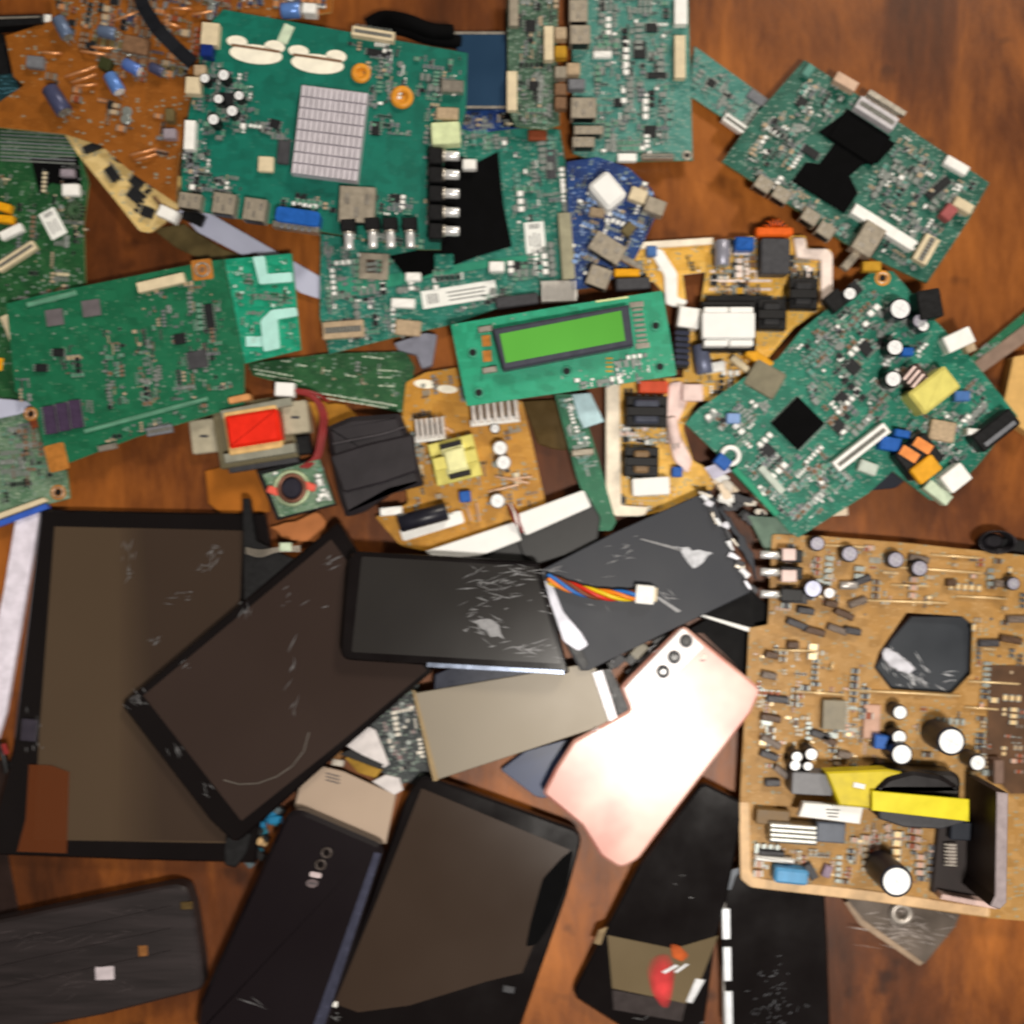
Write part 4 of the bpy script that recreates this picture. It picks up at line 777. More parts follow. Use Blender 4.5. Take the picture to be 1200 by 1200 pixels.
scatter(t, [([(920, 410), (990, 350), (1030, 340), (1040, 400), (1000, 440), (940, 440)], 190), ([(860, 470), (900, 470), (905, 500), (850, 505), (820, 490)], 60), ([(950, 440), (1050, 440), (1040, 490), (980, 520), (950, 460)], 150), ([(1030, 340), (1090, 380), (1100, 430), (1050, 480), (1030, 420)], 120), ([(1060, 480), (1150, 440), (1180, 490), (1130, 550), (1060, 520)], 190), ([(870, 540), (960, 520), (1010, 560), (936, 620), (890, 575)], 190), ([(840, 495), (900, 505), (920, 540), (880, 550)], 30)], 45, 3, 9, avoid=av,
        mats=[TIN, TIN, mat('pale_teal_part', (88, 142, 130), .45), GREYP, WHITEP, mat('mint_part', (92, 140, 118), .5), CHIPM, BROWNC])
loose('foam_pad', 'dark navy foam pad showing under the lower edge of the board with the square chip', 'foam', [(1012, 566), (1046, 552), (1062, 562), (1050, 572), (1018, 575)], .003, .006, mat('foam_navy', (26, 30, 44), .6), rad=4)
loose('white_card', 'small cream card corner under the tip of the board with the square chip', 'card', [(962, 596), (992, 582), (994, 604), (950, 606)], .004, .001, mat('card_cream', (232, 212, 186), .5))
t = board('thin green and grey board entering at the right edge behind the square chip board', [(1136, 420), (1210, 358), (1212, 392), (1150, 438)], .004, G_MID); b = MB(); b.prism([(1140, 426), (1212, 372), (1212, 394), (1150, 438)], t.top, t.top+.0015, mat('rail_mauve', (140, 118, 104), .5, .2), .0003); t.part('metal_rail', b)
scatter(t, [([(1145, 412), (1170, 392), (1176, 404), (1152, 426)], 26)], -38, 3, 6, mats=[mat('mint_part', (92, 140, 118), .5), TIN])
loose('tan_block', 'tan plastic block at the right edge beside the square chip board', 'block', [(1188, 418), (1212, 414), (1212, 512), (1188, 496), (1176, 474)], .002, .009, mat('tan_plain', (206, 164, 98), .5, 0, .1), rad=3)
t = Thing('coil', 'small coil of dark wire above the big tan board at the right edge', 'coil', (1165, 632), .004)
for i in range(6): b = MB(); b.torus(1163+i*1.2, 632+i*.7, 15+i*1.2, 1.7, .003+i*.0018, mat('coil_dark', (40, 38, 42), .35, .5), 30, 6, .62); t.part('winding', b)
b = MB(); b.cyl(1165, 634, 13, .001, .010, mat('coil_dark', (40, 38, 42), .35, .5), n=20, bev=.002, sy=.7); t.part('core', b); b = MB(); b.prism(rnd(rect(1192, 640, 40, 16, 10), 5, 3), .001, .006, BLACKP, .001); t.part('connector', b)

# transformer with red tape
t = Thing('transformer', 'steel transformer with bright red tape left of centre', 'transformer', (298, 503), 0, 0)
t.z = t.top = .002
b = MB(); b.prism(rect(298, 506, 92, 74, -9), .0, .010, mat('lamination_olive', (112, 104, 80), .5, .25, .2, 300, aniso=(1, 14, 1)), .0006); t.part('core', b)
b = MB(); b.prism(rect(300, 462+16, 84, 10, -11), .002, .016, mat('bracket_grey_green', (150, 150, 136), .4, .35), .0004); t.part('bracket_rail', b)
b = MB(); b.prism(rect(304, 531, 84, 11, -9), .002, .016, mat('bracket_grey_green', (150, 150, 136), .4, .35), .0004); t.part('bracket_rail', b)
b = MB(); b.prism(rect(308, 542, 82, 12, -9), .0, .008, DGREY, .0004); t.part('base', b)
for x, y, w, h, m_ in ((239, 511, 32, 40, 'bracket_cream'), (346, 489, 30, 38, 'bracket_cream')):
    b = MB(); b.prism(rnd(rect(x, y, w, h, -7), 3, 3), .001, .006 if x < 300 else .012, mat('bracket_cream', (176, 168, 146), .45, .2), .0006); b.box(x, y, 10, 3, 0, .0058 if x < 300 else .0118, .0062 if x < 300 else .0122, DGREY); t.part('mounting_ear', b)
b = MB(); b.prism(rnd(rect(296, 504, 64, 52, -9), 3, 3), .005, .0165, mat('bobbin_cream', (214, 176, 116), .45), .0008); w0 = t.part('bobbin', b)
b = MB(); b.prism(rnd(rect(296, 502, 62, 38, -9), 3, 3), .006, .0195, REDT, .0016); t.part('red_tape', b)
b = MB(); b.prism(rect(333, 456, 22, 16, 3), .010, .017, WHITEB, .0005); t.part('white_plug', b)
b = MB(); b.prism(rnd(rect(280, 467, 26, 8, -12), 3, 3), .008, .015, mat('orange_tab', (206, 146, 92), .45), .0005); t.part('tab', b)
b = MB(); b.prism(rect(352, 522, 24, 22, -9), .0, .008, BLACKP, .0006); t.part('terminal', b)
wr = mat('wire_red', (130, 34, 34), .4)
for k in range(3): wire(t, [(348, 460-k*2, .012), (366+k*2, 466, .011), (376+k*3, 486, .009), (374+k*3, 512, .008), (368+k*3, 536, .006), (352+k*4, 548, .008)], .0010, wr, 'lead_wire')
wire(t, [(330, 462, .012), (352, 457, .012), (372, 462, .010), (384, 470, .006)], .0009, wr, 'lead_wire')
loose('amber_film', 'translucent amber film under the red taped transformer', 'film', [(240, 552), (262, 546), (312, 548), (316, 600), (262, 604), (244, 590)], .0008, .0007, mat('amber_film', (150, 88, 24), .35, 0, .25, 40), rad=2)
loose('amber_tape', 'crumpled amber tape between the red taped transformer and the black pouch', 'tape', rough_poly([(362, 470), (402, 474), (420, 490), (392, 510), (372, 500)], 2, 8, 3), .001, .002, mat('amber_tape_c', (160, 110, 36), .35, 0, .3, 90))
t = Thing('camera_board', 'square pale green board with a round coil and red marks beside the black pouch', 'circuit board', (348, 574), .006, .0076, None, (0, .6))
pq = [(308, 556), (374, 538), (392, 590), (328, 606)]
b = MB(); b.prism([(300, 552), (374, 536), (394, 592), (324, 610)], .003, .006, BLACKP, .0004); t.part('black_backing', b)
b = MB(); b.prism(pq, .006, .0076, G_OLIVE); t.part('board', b)
b = MB(); b.torus(342, 572, 19, 3, .0085, mat('pale_ring', (170, 186, 150), .4, .3)); t.part('outer_ring', b)
b = MB(); b.torus(342, 572, 15, 3, .010, mat('copper_brown', (122, 82, 66), .4, .4)); b.cyl(341, 572, 12, .0076, .014, mat('core_dark_blue', (34, 32, 44), .4), n=28, bev=.001); t.part('coil', b)
for x, y in ((320, 575), (362, 570)): b = MB(); b.prism(rnd(rect(x, y, 15, 9, 20), 3, 3), .0076, .0105, mat('coral_mark', (224, 96, 80), .4), .0005); t.part('red_contact', b)
scatter(t, [([(365, 550), (376, 546), (390, 588), (370, 590)], 20), ([(312, 558), (330, 552), (330, 560)], 6)], 70, 3, 8, mats=[TIN, mat('mint_part', (92, 140, 118), .5), WHITEP])

# black pouch
t = loose('black_pouch', 'creased black adapter pouch between the coil board and the amber power board', 'pouch', [(382, 500), (410, 488), (468, 484), (482, 520), (496, 568), (456, 578), (424, 600), (404, 606), (396, 580), (388, 540)], .003, .016, mat('pouch_black', (38, 34, 38), .5, 0, .2, 60, .4), .003, rad=4)
t.top = .019; b = MB(); b.prism(rnd([(386, 534), (430, 520), (484, 508), (490, 552), (450, 566), (402, 578)], 5, 3), t.top-.0005, t.top+.002, mat('pouch_black', (38, 34, 38), .5), .0012); t.part('flap', b)
wire(t, [(390, 520, .0195), (420, 514, .020), (450, 508, .0195), (474, 500, .0192)], .0006, mat('seam_grey', (66, 62, 66), .5), 'seam')
t = loose('cable_clamp', 'black plastic clamp below the coil board with pale wires across', 'clamp', [(284, 584), (292, 584), (300, 634), (346, 656), (300, 704), (286, 704)], .007, .006, BLACKP, rad=2)
for k in range(4): wire(t, [(288, 642+k*2, .0135), (305, 645+k*2.4, .0145), (325, 642+k*1.5, .015), (352, 640+k*2, .014)], .00045, STEEL, 'wire')
t.top = .013; block(t, 334, 641, 14, 10, 0, .003, mat('mint_white2', (200, 216, 190), .5), 'plug')
t = loose('copper_scrap', 'tan moulded plastic scrap beneath the coil board', 'scrap', rough_poly([(318, 616), (344, 612), (372, 598), (384, 612), (372, 634), (350, 634), (330, 630)], 2, 8, 8), .001, .003, mat('scrap_tan', (168, 104, 58), .4, 0, .2, 60), rad=0)

# ================================================================== SCREENS
GLASS = mat('bezel_glass', (15, 11, 12), .14, 0, .1, 40, spec=.4)
LCD = mat('unlit_screen', (56, 44, 36), .18, 0, .08, 9, spec=.4)
LCD2 = mat('screen_warm_reflection', (76, 62, 48), .2, 0, .07, 6, spec=.4)  # warmer tone paints the reflection on the big tablet's left side
LCD3 = mat('unlit_screen_grey', (40, 38, 37), .18, 0, .06, 9, spec=.4)
PANELM = mat('panel_backing_beige', (126, 117, 102), .4, .1, .06, 20)
SCR = mat('crack_highlight', (118, 118, 120), .4, .2, .2, 400); SCRW = mat('crack_and_glint_white', (220, 222, 226), .4, .1, .1, 400)
DARKB = mat('housing_black', (18, 15, 17), .32, 0, .12, 60)
def tablet(label, outer, inner, z, th, lcd, rad=0, name='tablet', cat='tablet', tilt=(0, 0), group='broken tablets and phones', bev=.0012, irad=0):
    t = Thing(name, label, cat, outer, z, z+th, group, tilt)
    b = MB(); b.prism(rnd(outer, rad, 5) if rad else outer, z, z+th, GLASS, bev, DARKB); t.part('bezel', b)
    if inner: b = MB(); b.prism(rnd(inner, irad, 4) if irad else inner, z+th-.0001, z+th+.00025, lcd); t.part('screen', b); t.top = z+th+.00025
    return t
t = tablet('big black tablet at the lower left lying flat under the diagonal tablet', [(47, 597), (180, 600), (310, 602), (330, 720), (300, 1012), (150, 1008), (-14, 1002), (-14, 985), (14, 880), (28, 760)], [(64, 617), (285, 622), (276, 800), (264, 988), (40, 984), (46, 860)], .002, .006, LCD2, rad=4)
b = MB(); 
for q in range(9):  # stepped browns paint the reflection fading across the screen
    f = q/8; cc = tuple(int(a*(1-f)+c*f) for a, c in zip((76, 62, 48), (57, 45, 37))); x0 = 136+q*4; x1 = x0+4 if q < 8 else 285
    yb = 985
    b.prism([(x0, 618.4+(x0-64)*.018), (x1, 618.4+(x1-64)*.018), (x1+q*3 if q < 8 else 268, yb), (x0+(q-1)*3, yb)] if q < 8 else [(x0, 620), (284.6, 622.2), (276, 800), (264, 986), (x0+21, yb)], t.top-.0001, t.top+.0002, mat('reflection_step_%s' % 'abcdefghi'[q], cc, .19, 0, .07, 8, spec=.4))
t.part('reflection_gradient', b); t.top += .0002
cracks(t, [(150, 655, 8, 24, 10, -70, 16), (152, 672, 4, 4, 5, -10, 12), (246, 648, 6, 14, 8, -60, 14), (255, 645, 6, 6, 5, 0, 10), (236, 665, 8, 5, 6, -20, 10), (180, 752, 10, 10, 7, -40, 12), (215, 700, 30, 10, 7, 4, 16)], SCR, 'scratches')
block(t, 33, 856, 18, 26, 5, .002, mat('tiny_part_dark', (50, 46, 56), .4), 'camera'); t.part('glint', MB())
cracks(t, [(40, 862, 8, 34, 12, 80, 9)], SCR, 'chips')
t = Thing('amber_sheet', 'amber plastic sheet over the lower left corner of the big tablet', 'sheet', (45, 950), .0095)
am = bpy.data.materials.new('amber_sheet'); am.use_nodes = True; nb = am.node_tree.nodes['Principled BSDF']; nb.inputs['Base Color'].default_value = lin((104, 52, 20))+(1,); nb.inputs['Roughness'].default_value = .35; nb.inputs['Alpha'].default_value = .55
b = MB(); b.prism([(34, 896), (60, 897), (81, 905), (78, 1000), (20, 998), (30, 960)], .0089, .0092, am); t.part('sheet', b)
loose('metal_bracket', 'narrow dark bracket edge at the left below the big tablet', 'bracket', [(-14, 892), (36, 894), (20, 962), (8, 1000), (22, 1072), (-14, 1092)], .0005, .0012, mat('frame_brown_black', (34, 20, 16), .45))
loose('white_strip', 'long white plastic strip along the left edge beside the big tablet', 'strip', [(18, 606), (46, 600), (6, 836), (-14, 900), (-14, 780), (4, 690)], .001, .004, mat('strip_lilac_white', (222, 216, 230), .4), .0006)
t = Thing('black_wire', 'thin dark wire with a red tip at the left edge by the white strip', 'wire', (6, 880), .004); wire(t, [(-10, 862, .003), (2, 880, .006), (8, 905, .004)], .002, BLACKP, 'wire'); wire(t, [(4, 872, .006), (8, 884, .007)], .0016, wr, 'red_tip')

t = tablet('tablet lying diagonally with its near corner pointing down and left', [(396, 611), (508, 786), (400, 880), (276, 990), (246, 962), (141, 826)], [(388, 632), (500, 786), (395, 873), (283, 962), (168, 815)], .0085, .006, mat('unlit_screen_mauve', (52, 41, 37), .18, 0, .08, 8), rad=[6, 6, 0, 12, 0, 8])
cracks(t, [(160, 822, 16, 12, 16, 40, 12), (208, 880, 8, 12, 6, 55, 14), (392, 656, 10, 6, 8, -20, 16), (288, 716, 8, 8, 8, -60, 14), (345, 790, 6, 60, 8, -70, 24), (360, 700, 30, 20, 6, -30, 14), (215, 780, 10, 4, 3, -30, 10), (240, 925, 10, 12, 4, 50, 12)], SCR, 'scratches')
b = MB(); pts = [P(x, y, t.top)+(t.top,) for x, y in [(262, 914), (280, 919), (302, 918), (324, 910), (342, 898), (356, 880), (362, 858)]]; b.tube(pts, .0005, mat('smear_grey', (92, 86, 80), .4), 5); t.part('smear', b)
b = MB(); b.prism(rnd([(262, 988), (270, 970), (296, 976), (290, 1000), (276, 1018), (262, 1014)], 4, 3), .002, .0085, BLACKP, .001); t.part('corner_bracket', b)

t = tablet('cracked small tablet lying level in the centre with white crack marks at its right end', [(408, 646), (520, 652), (632, 659), (668, 790), (530, 782), (398, 773)], [(424, 652), (626, 664), (658, 778), (412, 764)], .0165, .007, LCD3, rad=[14, 0, 6, 6, 0, 14], tilt=(0, .4), irad=3)
b = MB(); b.prism([(500, 776), (660, 785), (662, 791), (500, 782)], t.top-.004, t.top+.0003, mat('edge_silver_blue', (128, 138, 158), .25, .7), .0003); t.part('silver_edge', b)
cracks(t, [(585, 690, 36, 22, 34, -8, 22), (572, 735, 24, 14, 22, 20, 18), (615, 760, 40, 10, 26, -6, 20), (600, 670, 40, 10, 16, 2, 22), (560, 710, 40, 20, 12, -30, 14), (640, 700, 10, 20, 8, 10, 12), (545, 738, 4, 2, 4, 0, 12)], SCR, 'cracks')
b = MB(); b.prism(rough_poly([(556, 730), (570, 724), (586, 734), (590, 748), (576, 746)], 2, 5, 4), t.top, t.top+.0002, SCR); t.part('shattered_spot', b)

# black slabs + white strips
t = loose('battery_pack', 'black battery slab with a bright white strip along its top right of the pale strip', 'battery', [(600, 612), (686, 576), (704, 606), (700, 640), (628, 662), (612, 650)], .004, .007, mat('battery_black', (42, 42, 42), .4, 0, .1), .0008, rad=3)
t.top = .011; b = MB(); b.prism(rnd([(605, 603), (684, 574), (693, 594), (616, 628)], 3, 3), t.top, t.top+.003, WHITEB, .0006); t.part('white_strip', b)
t = loose('battery_pack', 'black battery slab with a white strip just above the cracked small tablet', 'battery', [(498, 646), (606, 612), (624, 650), (620, 664), (520, 656)], .003, .006, mat('battery_black', (42, 42, 42), .4), .0008)
t.top = .009; b = MB(); b.prism(rnd([(498, 646), (604, 611), (611, 633), (562, 652), (510, 656)], 2, 3), t.top, t.top+.003, WHITEB, .0006); t.part('white_strip', b)
t = Thing('wire_scrap', 'red and white wire ends between the two white battery strips', 'wire', (600, 604), .012)
for k, c in enumerate((wr, WHITEP, wr)): wire(t, [(596+k*2, 592, .006), (600+k*3, 602, .014), (604+k*2, 612, .015), (612, 620+k*2, .013)], .0009, c, 'wire')

# dark slate panel
t = Thing('phone_back_plate', 'dark slate broken back plate with ragged shiny right edge, above the pink phone', 'back plate', (760, 680), .0135, .0155, None, (.3, .4))
sp = [(626, 672), (720, 624), (832, 574)]+rough_poly([(832, 574), (846, 596), (866, 622), (884, 650), (888, 682)], 3, 8, 2)[1:]+[(880, 694), (780, 742), (690, 786), (680, 786), (656, 742), (640, 700)]
b = MB(); b.prism(sp, .0135, .0155, mat('slate_panel', (40, 43, 51), .5, 0, .1, 24), .0004); t.part('plate', b)
b = MB(); b.prism([(626, 672), (636, 676), (664, 724), (690, 778), (684, 786), (656, 742), (636, 700)], .0153, .0162, BLACKP, .0003); t.part('black_edge', b)
b = MB(); b.prism(rnd([(634, 680), (646, 680), (660, 716), (682, 742), (690, 756), (678, 764), (660, 752), (650, 722)], 4, 3), .0155, .0168, mat('foil_flex', (150, 150, 158), .4, .5, .35, 90), .0004); t.part('metal_flex', b)
b = MB(); b.prism(rough_poly([(792, 640), (834, 648), (812, 668)], 2.2, 7, 3), .0155, .0160, mat('shard_grey', (184, 186, 192), .5, .1, .25, 300)); t.part('white_shard', b)
b = MB(); b.prism([(750, 632), (752, 631), (800, 643), (798, 646)], .0155, .0160, SCR); t.part('crack', b)
b = MB(); b.prism([(768, 700), (772, 699), (798, 716), (794, 718)], .0155, .0160, SCR); t.part('crack', b)
cracks(t, [(735, 650, 30, 26, 14, -8, 18), (700, 700, 30, 16, 12, 20, 14), (650, 668, 16, 5, 6, -20, 14), (790, 700, 16, 8, 6, 30, 16), (770, 760, 20, 8, 6, -28, 16)], SCR, 'cracks')
rg = random.Random(12); 
for i in range(16):
    u = i/15; x = 826+58*u**1.0+rg.uniform(-5, 5); y = 578+112*u**1.1+rg.uniform(-4, 4); q = rnd(rough_poly(rect(x, y, rg.uniform(8, 22), rg.uniform(3, 8), rg.uniform(20, 75)), 1.5, 5, i), 1, 2)
    b = MB(); b.prism(q, .0155, .0155+rg.uniform(.0008, .003), [STEEL, SCRW, mat('foil_silver', (196, 196, 204), .3, .6), DGREY][i % 4], .0003); t.part('bent_foil', b)
# wires
t = Thing('wire_harness', 'twisted orange yellow red wires with a white plug on the slate plate', 'wires', (700, 692), .018)
rgc = [('wire_orange', (236, 130, 20)), ('wire_yellow', (226, 196, 20)), ('wire_red2', (206, 40, 20)), ('wire_brown', (120, 60, 24)), ('wire_blue', (40, 110, 190))]
for k, (nm, c) in enumerate(rgc):
    pts = []
    for i in range(13):
        u = i/12; cx = 642+104*u; cy = 678+18*math.sin(min(u*1.4, 1)*math.pi/2)+2*u; a = u*7.5+k*1.257
        pts.append((cx, cy+4.6*math.sin(a), .0195+.0016*math.cos(a)))
    wire(t, pts, .00125, mat(nm, c, .35, 0, .05), 'wire')
b = MB(); b.prism(rnd(rect(756, 697, 22, 22, 5), 2, 2), .0165, .0225, WHITEP, .0005); b.box(768, 697, 4, 16, 5, .018, .021, CREAM); t.part('plug', b)

t = Thing('dismantled_phone', 'beige backed phone display panel with a ribbed metal edge at its right end', 'display panel', (605, 850), .010, .0125, 'broken tablets and phones', (.2, .5))
b = MB(); b.prism([(486, 812), (696, 776), (722, 846), (512, 914)], .010, .0125, PANELM, .0004, BLACKP); t.part('panel', b)
b = MB(); b.prism([(483, 808), (487, 810), (514, 914), (508, 916)], .0098, .0128, mat('gold_edge', (132, 112, 78), .4, .2)); t.part('edge_strip', b)
b = MB(); b.prism([(694, 788), (706, 785), (724, 842), (714, 846)], .0125, .0135, mat('ribbed_metal', (170, 168, 172), .4, .4, .2, 900), .0002); t.part('metal_edge', b)
b = MB(); b.prism([(706, 785), (716, 784), (738, 832), (726, 842)], .009, .0125, BLACKP); t.part('black_edge', b)
cracks(t, [(716, 812, 6, 46, 12, 70, 8)], SCR, 'contacts')
loose('blue_film', 'navy blue plastic film between the beige panel and the pink phone', 'film', [(586, 902), (616, 880), (680, 862), (676, 890), (640, 936), (628, 934)], .002, .0014, mat('film_navy', (40, 54, 88), .35, 0, .25, 30), rad=4)
t = loose('navy_phone', 'dark navy phone body under the cracked small tablet', 'phone', [(510, 790), (530, 782), (660, 786), (664, 792), (580, 800), (508, 816)], .004, .008, mat('navy_dark', (20, 28, 50), .3), rad=2)
t = loose('dark_strap', 'dark blue black band left of the beige panel', 'band', [(470, 850), (486, 812), (512, 914), (490, 922), (470, 915), (460, 890)], .0015, .003, mat('band_black', (18, 16, 18), .5))

# innards below diagonal tablet
t = board('dark grey phone circuit board piece between the diagonal tablet and the beige panel', [(432, 846), (470, 812), (490, 800), (496, 850), (500, 905), (470, 920), (440, 900)], .003, pcb('solder_mask_charcoal', (44, 50, 52), (84, 88, 88), .7, silk=(140, 144, 146)), name='phone_board')
scatter(t, [([(440, 846), (486, 812), (496, 890), (470, 905)], 70)], -10, 3, 8, mats=[STEEL, CHIPM, GREYP, mat('dusty_rose', (130, 104, 104), .4)])
t = Thing('white_card', 'folded white card tag beside the dark phone board piece', 'card', (430, 872), .007); b = MB(); b.prism([(402, 872), (430, 850), (440, 856), (456, 896), (450, 900)], .0065, .008, mat('card_white', (206, 200, 200), .5), .0003); t.part('card', b)
b = MB(); b.prism([(436, 916), (452, 908), (468, 912), (472, 926), (462, 932)], .0045, .006, mat('card_white', (206, 200, 200), .5), .0003); t.part('lower_flap', b)
t = Thing('gold_flex', 'gold flex strip with black ends above the small beige panel', 'flex cable', (425, 895), .006); b = MB(); b.prism([(404, 888), (412, 884), (448, 902), (440, 912), (420, 906)], .005, .0075, mat('flex_gold', (146, 112, 40), .35, .5, .2), .0003); t.part('strip', b)
b = MB(); b.prism([(398, 884), (410, 878), (450, 896), (446, 902)], .004, .0082, BLACKP, .0003); t.part('black_end', b); b = MB(); b.cyl(394, 884, 8, .004, .0078, mat('camera_brown', (120, 84, 48), .35, .4), n=20, bev=.0006); b.box(396, 894, 14, 8, 10, .004, .008, STEEL, .0003); t.part('camera_module', b)
t = Thing('dismantled_phone', 'small beige backed panel above the black phone', 'display panel', (405, 935), .0035, .006, 'broken tablets and phones')
b = MB(); b.prism(rnd([(374, 897), (402, 904), (464, 932), (452, 990), (345, 946), (350, 924)], 2, 2), .0035, .006, mat('panel_backing_pinkbeige', (170, 150, 132), .4, .1, .06, 20), .0004, BLACKP); t.part('panel', b)
for k in range(3): b = MB(); b.box(390, 908+k*4, 17, 1.3, 15, .006, .0062, DGREY); t.part('print_mark', b)
t = Thing('debris_cluster', 'blue and tan connector debris beneath the diagonal tablet tip', 'debris', (308, 985), .004)
rg = random.Random(4)
for i in range(26):
    x, y = 322-30*i/26+rg.uniform(-8, 8), 945+66*i/26+rg.uniform(-6, 6); b = MB(); b.prism(rnd(rect(x, y, rg.uniform(8, 17), rg.uniform(5, 10), rg.uniform(-80, 80)), 1.5, 2), .001, .0015+rg.uniform(.002, .006), [mat('teal_part', (30, 100, 120), .4), mat('tan_part', (190, 156, 110), .45), mat('slate_part', (84, 98, 104), .4), BLACKP][(i*7 % 11) % 4] if not 4 < i < 9 else mat('cyan_part', (24, 116, 160), .4), .0004)
    t.part('fragment', b)

# pink phone
t = Thing('phone', 'pearly pink white phone with three camera lenses, right of centre', 'phone', (770, 880), .006, .014, 'broken tablets and phones', (.4, .3))
pk = bpy.data.materials.new('pearl_pink'); pk.use_nodes = True; n = pk.node_tree; pb = n.nodes['Principled BSDF']
tcn = n.nodes.new('ShaderNodeTexCoord'); z1 = n.nodes.new('ShaderNodeTexNoise'); z1.inputs['Scale'].default_value = 34; z1.inputs['Detail'].default_value = 2; n.links.new(tcn.outputs['Object'], z1.inputs['Vector'])
rp = n.nodes.new('ShaderNodeValToRGB'); rp.color_ramp.elements[0].position = .36; rp.color_ramp.elements[1].position = .62; rp.color_ramp.elements[0].color = lin((204, 134, 120))+(1,); rp.color_ramp.elements[1].color = lin((230, 178, 162))+(1,)
n.links.new(z1.outputs['Fac'], rp.inputs[0]); n.links.new(rp.outputs[0], pb.inputs['Base Color']); pb.inputs['Roughness'].default_value = .27; pb.inputs['Specular IOR Level'].default_value = .45
OUT = [(800, 732), (893, 808), (880, 836), (812, 924), (748, 1008), (728, 1019), (704, 1004), (682, 968), (636, 930), (650, 902), (672, 868), (738, 832), (727, 806), (736, 796)]
b = MB(); b.prism(rnd(OUT, [8, 8, 0, 0, 6, 8, 6, 2, 5, 0, 4, 4, 3, 4], 4), .006, .014, pk, .0016, mat('pink_frame', (214, 176, 166), .3, .5)); t.part('body', b)
b = MB(); b.prism(rnd([(800, 735), (826, 758), (752, 830), (742, 828), (732, 806), (740, 797)], 4, 3), .014, .0152, mat('pearl_white', (244, 238, 238), .25, 0, .03), .0005); ci = t.part('camera_island', b)
for x, y in ((804, 751), (790, 770), (777, 787)): b = MB(); b.cyl(x, y, 6.8, .0152, .0164, BLACKP, None, 24, .0003); b.torus(x, y, 6.6, 1.0, .0162, mat('lens_ring', (60, 60, 66), .25, .8), 24, 6); b.cyl(x, y, 3.2, .0164, .0167, GLASS, n=18); t.part('camera_lens', b, parent=ci)
b = MB(); b.cyl(825, 769, 3, .014, .0144, mat('flash_amber', (226, 206, 190), .3), n=14); b.box(823, 774, 6, 1, 0, .014, .0143, GREYP); t.part('flash', b)
cracks(t, [(700, 855, 20, 8, 8, -30, 9)], SCRW, 'chips')

# black phone
t = Thing('phone', 'black phone lying face down at the bottom with a row of lenses', 'phone', (345, 1090), .007, .016, 'broken tablets and phones', (.3, -.5))
b = MB(); b.prism(rnd([(340, 944), (452, 992), (380, 1215), (228, 1215), (232, 1180)], [22, 12, 4, 4, 10], 6), .007, .016, mat('phone_back_black', (20, 14, 18), .22, 0, .06, 12, coat=.3), .0022); t.part('back_cover', b)
b = MB(); b.prism([(439, 998), (447, 1000), (376, 1215), (362, 1215)], .0158, .0163, mat('edge_bluegrey', (74, 76, 96), .25, .5), .0002); t.part('side_edge', b)
for x, y, r, m_ in ((383, 999, 6.5, 'lens'), (376, 1013, 6.5, 'lens')): b = MB(); b.cyl(x, y, r, .016, .0166, mat('lens_grey', (82, 72, 68), .3, .4), n=22); b.cyl(x, y, r*.6, .0166, .0168, GLASS, n=18); b.torus(x, y, r*.9, 1, .0166, mat('lens_rim', (84, 76, 72), .3, .5), 22, 6); t.part('camera_lens', b)
b = MB(); b.prism(rnd(rect(370, 1025, 14, 6, 10), 3, 3), .016, .0166, mat('flash_pale', (200, 184, 186), .3)); t.part('flash', b)
b = MB(); b.cyl(366, 1035, 7, .016, .0165, mat('sensor_mauve', (104, 92, 94), .35), n=20, sy=.7); b.box(366, 1035, 10, 1.2, 10, .0165, .0167, DGREY); t.part('sensor', b)
t.top = .016; cracks(t, [(300, 1172, 10, 6, 3, 30, 26)], SCR, 'scratches')

t = tablet('black tablet lying at the bottom centre beside the black phone', [(494, 908), (590, 942), (684, 976), (664, 1050), (606, 1215), (372, 1215), (432, 1060), (476, 935)], [(494, 924), (668, 996), (640, 1070), (612, 1140), (570, 1150), (480, 1178), (420, 1186), (392, 1176), (440, 1060)], .0065, .007, LCD, rad=[12, 0, 16, 0, 0, 0, 0, 6], tilt=(-.3, 0))
b = MB(); b.prism(rnd([(660, 1004), (672, 996), (664, 1040), (648, 1078), (630, 1106), (616, 1110), (622, 1080), (636, 1030)], 5, 3), t.top-.0001, t.top+.0002, MATTE); t.part('edge_damage', b)
b = MB(); b.prism([(500, 908), (684, 974), (683, 977), (499, 912)], t.top-.003, t.top+.0001, mat('edge_light', (70, 62, 62), .3, .3)); t.part('edge_highlight', b) if False else None
block(t, 391, 1177, 9, 7, 10, .0006, WHITEP, 'sticker'); block(t, 596, 1160, 14, 8, 10, .0008, DGREY, 'button'); cracks(t, [(396, 1190, 10, 8, 4, 20, 12)], SCR, 'scratches')

# glossy phones bottom right
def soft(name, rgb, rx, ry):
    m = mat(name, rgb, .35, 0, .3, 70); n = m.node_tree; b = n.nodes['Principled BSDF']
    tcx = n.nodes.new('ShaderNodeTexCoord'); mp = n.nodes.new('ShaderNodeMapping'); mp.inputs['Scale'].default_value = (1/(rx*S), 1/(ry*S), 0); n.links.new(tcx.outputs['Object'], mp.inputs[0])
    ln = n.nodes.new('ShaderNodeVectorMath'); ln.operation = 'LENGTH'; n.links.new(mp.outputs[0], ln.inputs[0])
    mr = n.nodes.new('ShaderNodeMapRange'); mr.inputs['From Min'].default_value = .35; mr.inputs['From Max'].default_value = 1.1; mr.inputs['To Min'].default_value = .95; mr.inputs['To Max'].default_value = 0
    n.links.new(ln.outputs['Value'], mr.inputs['Value']); n.links.new(mr.outputs[0], b.inputs['Alpha']); return m
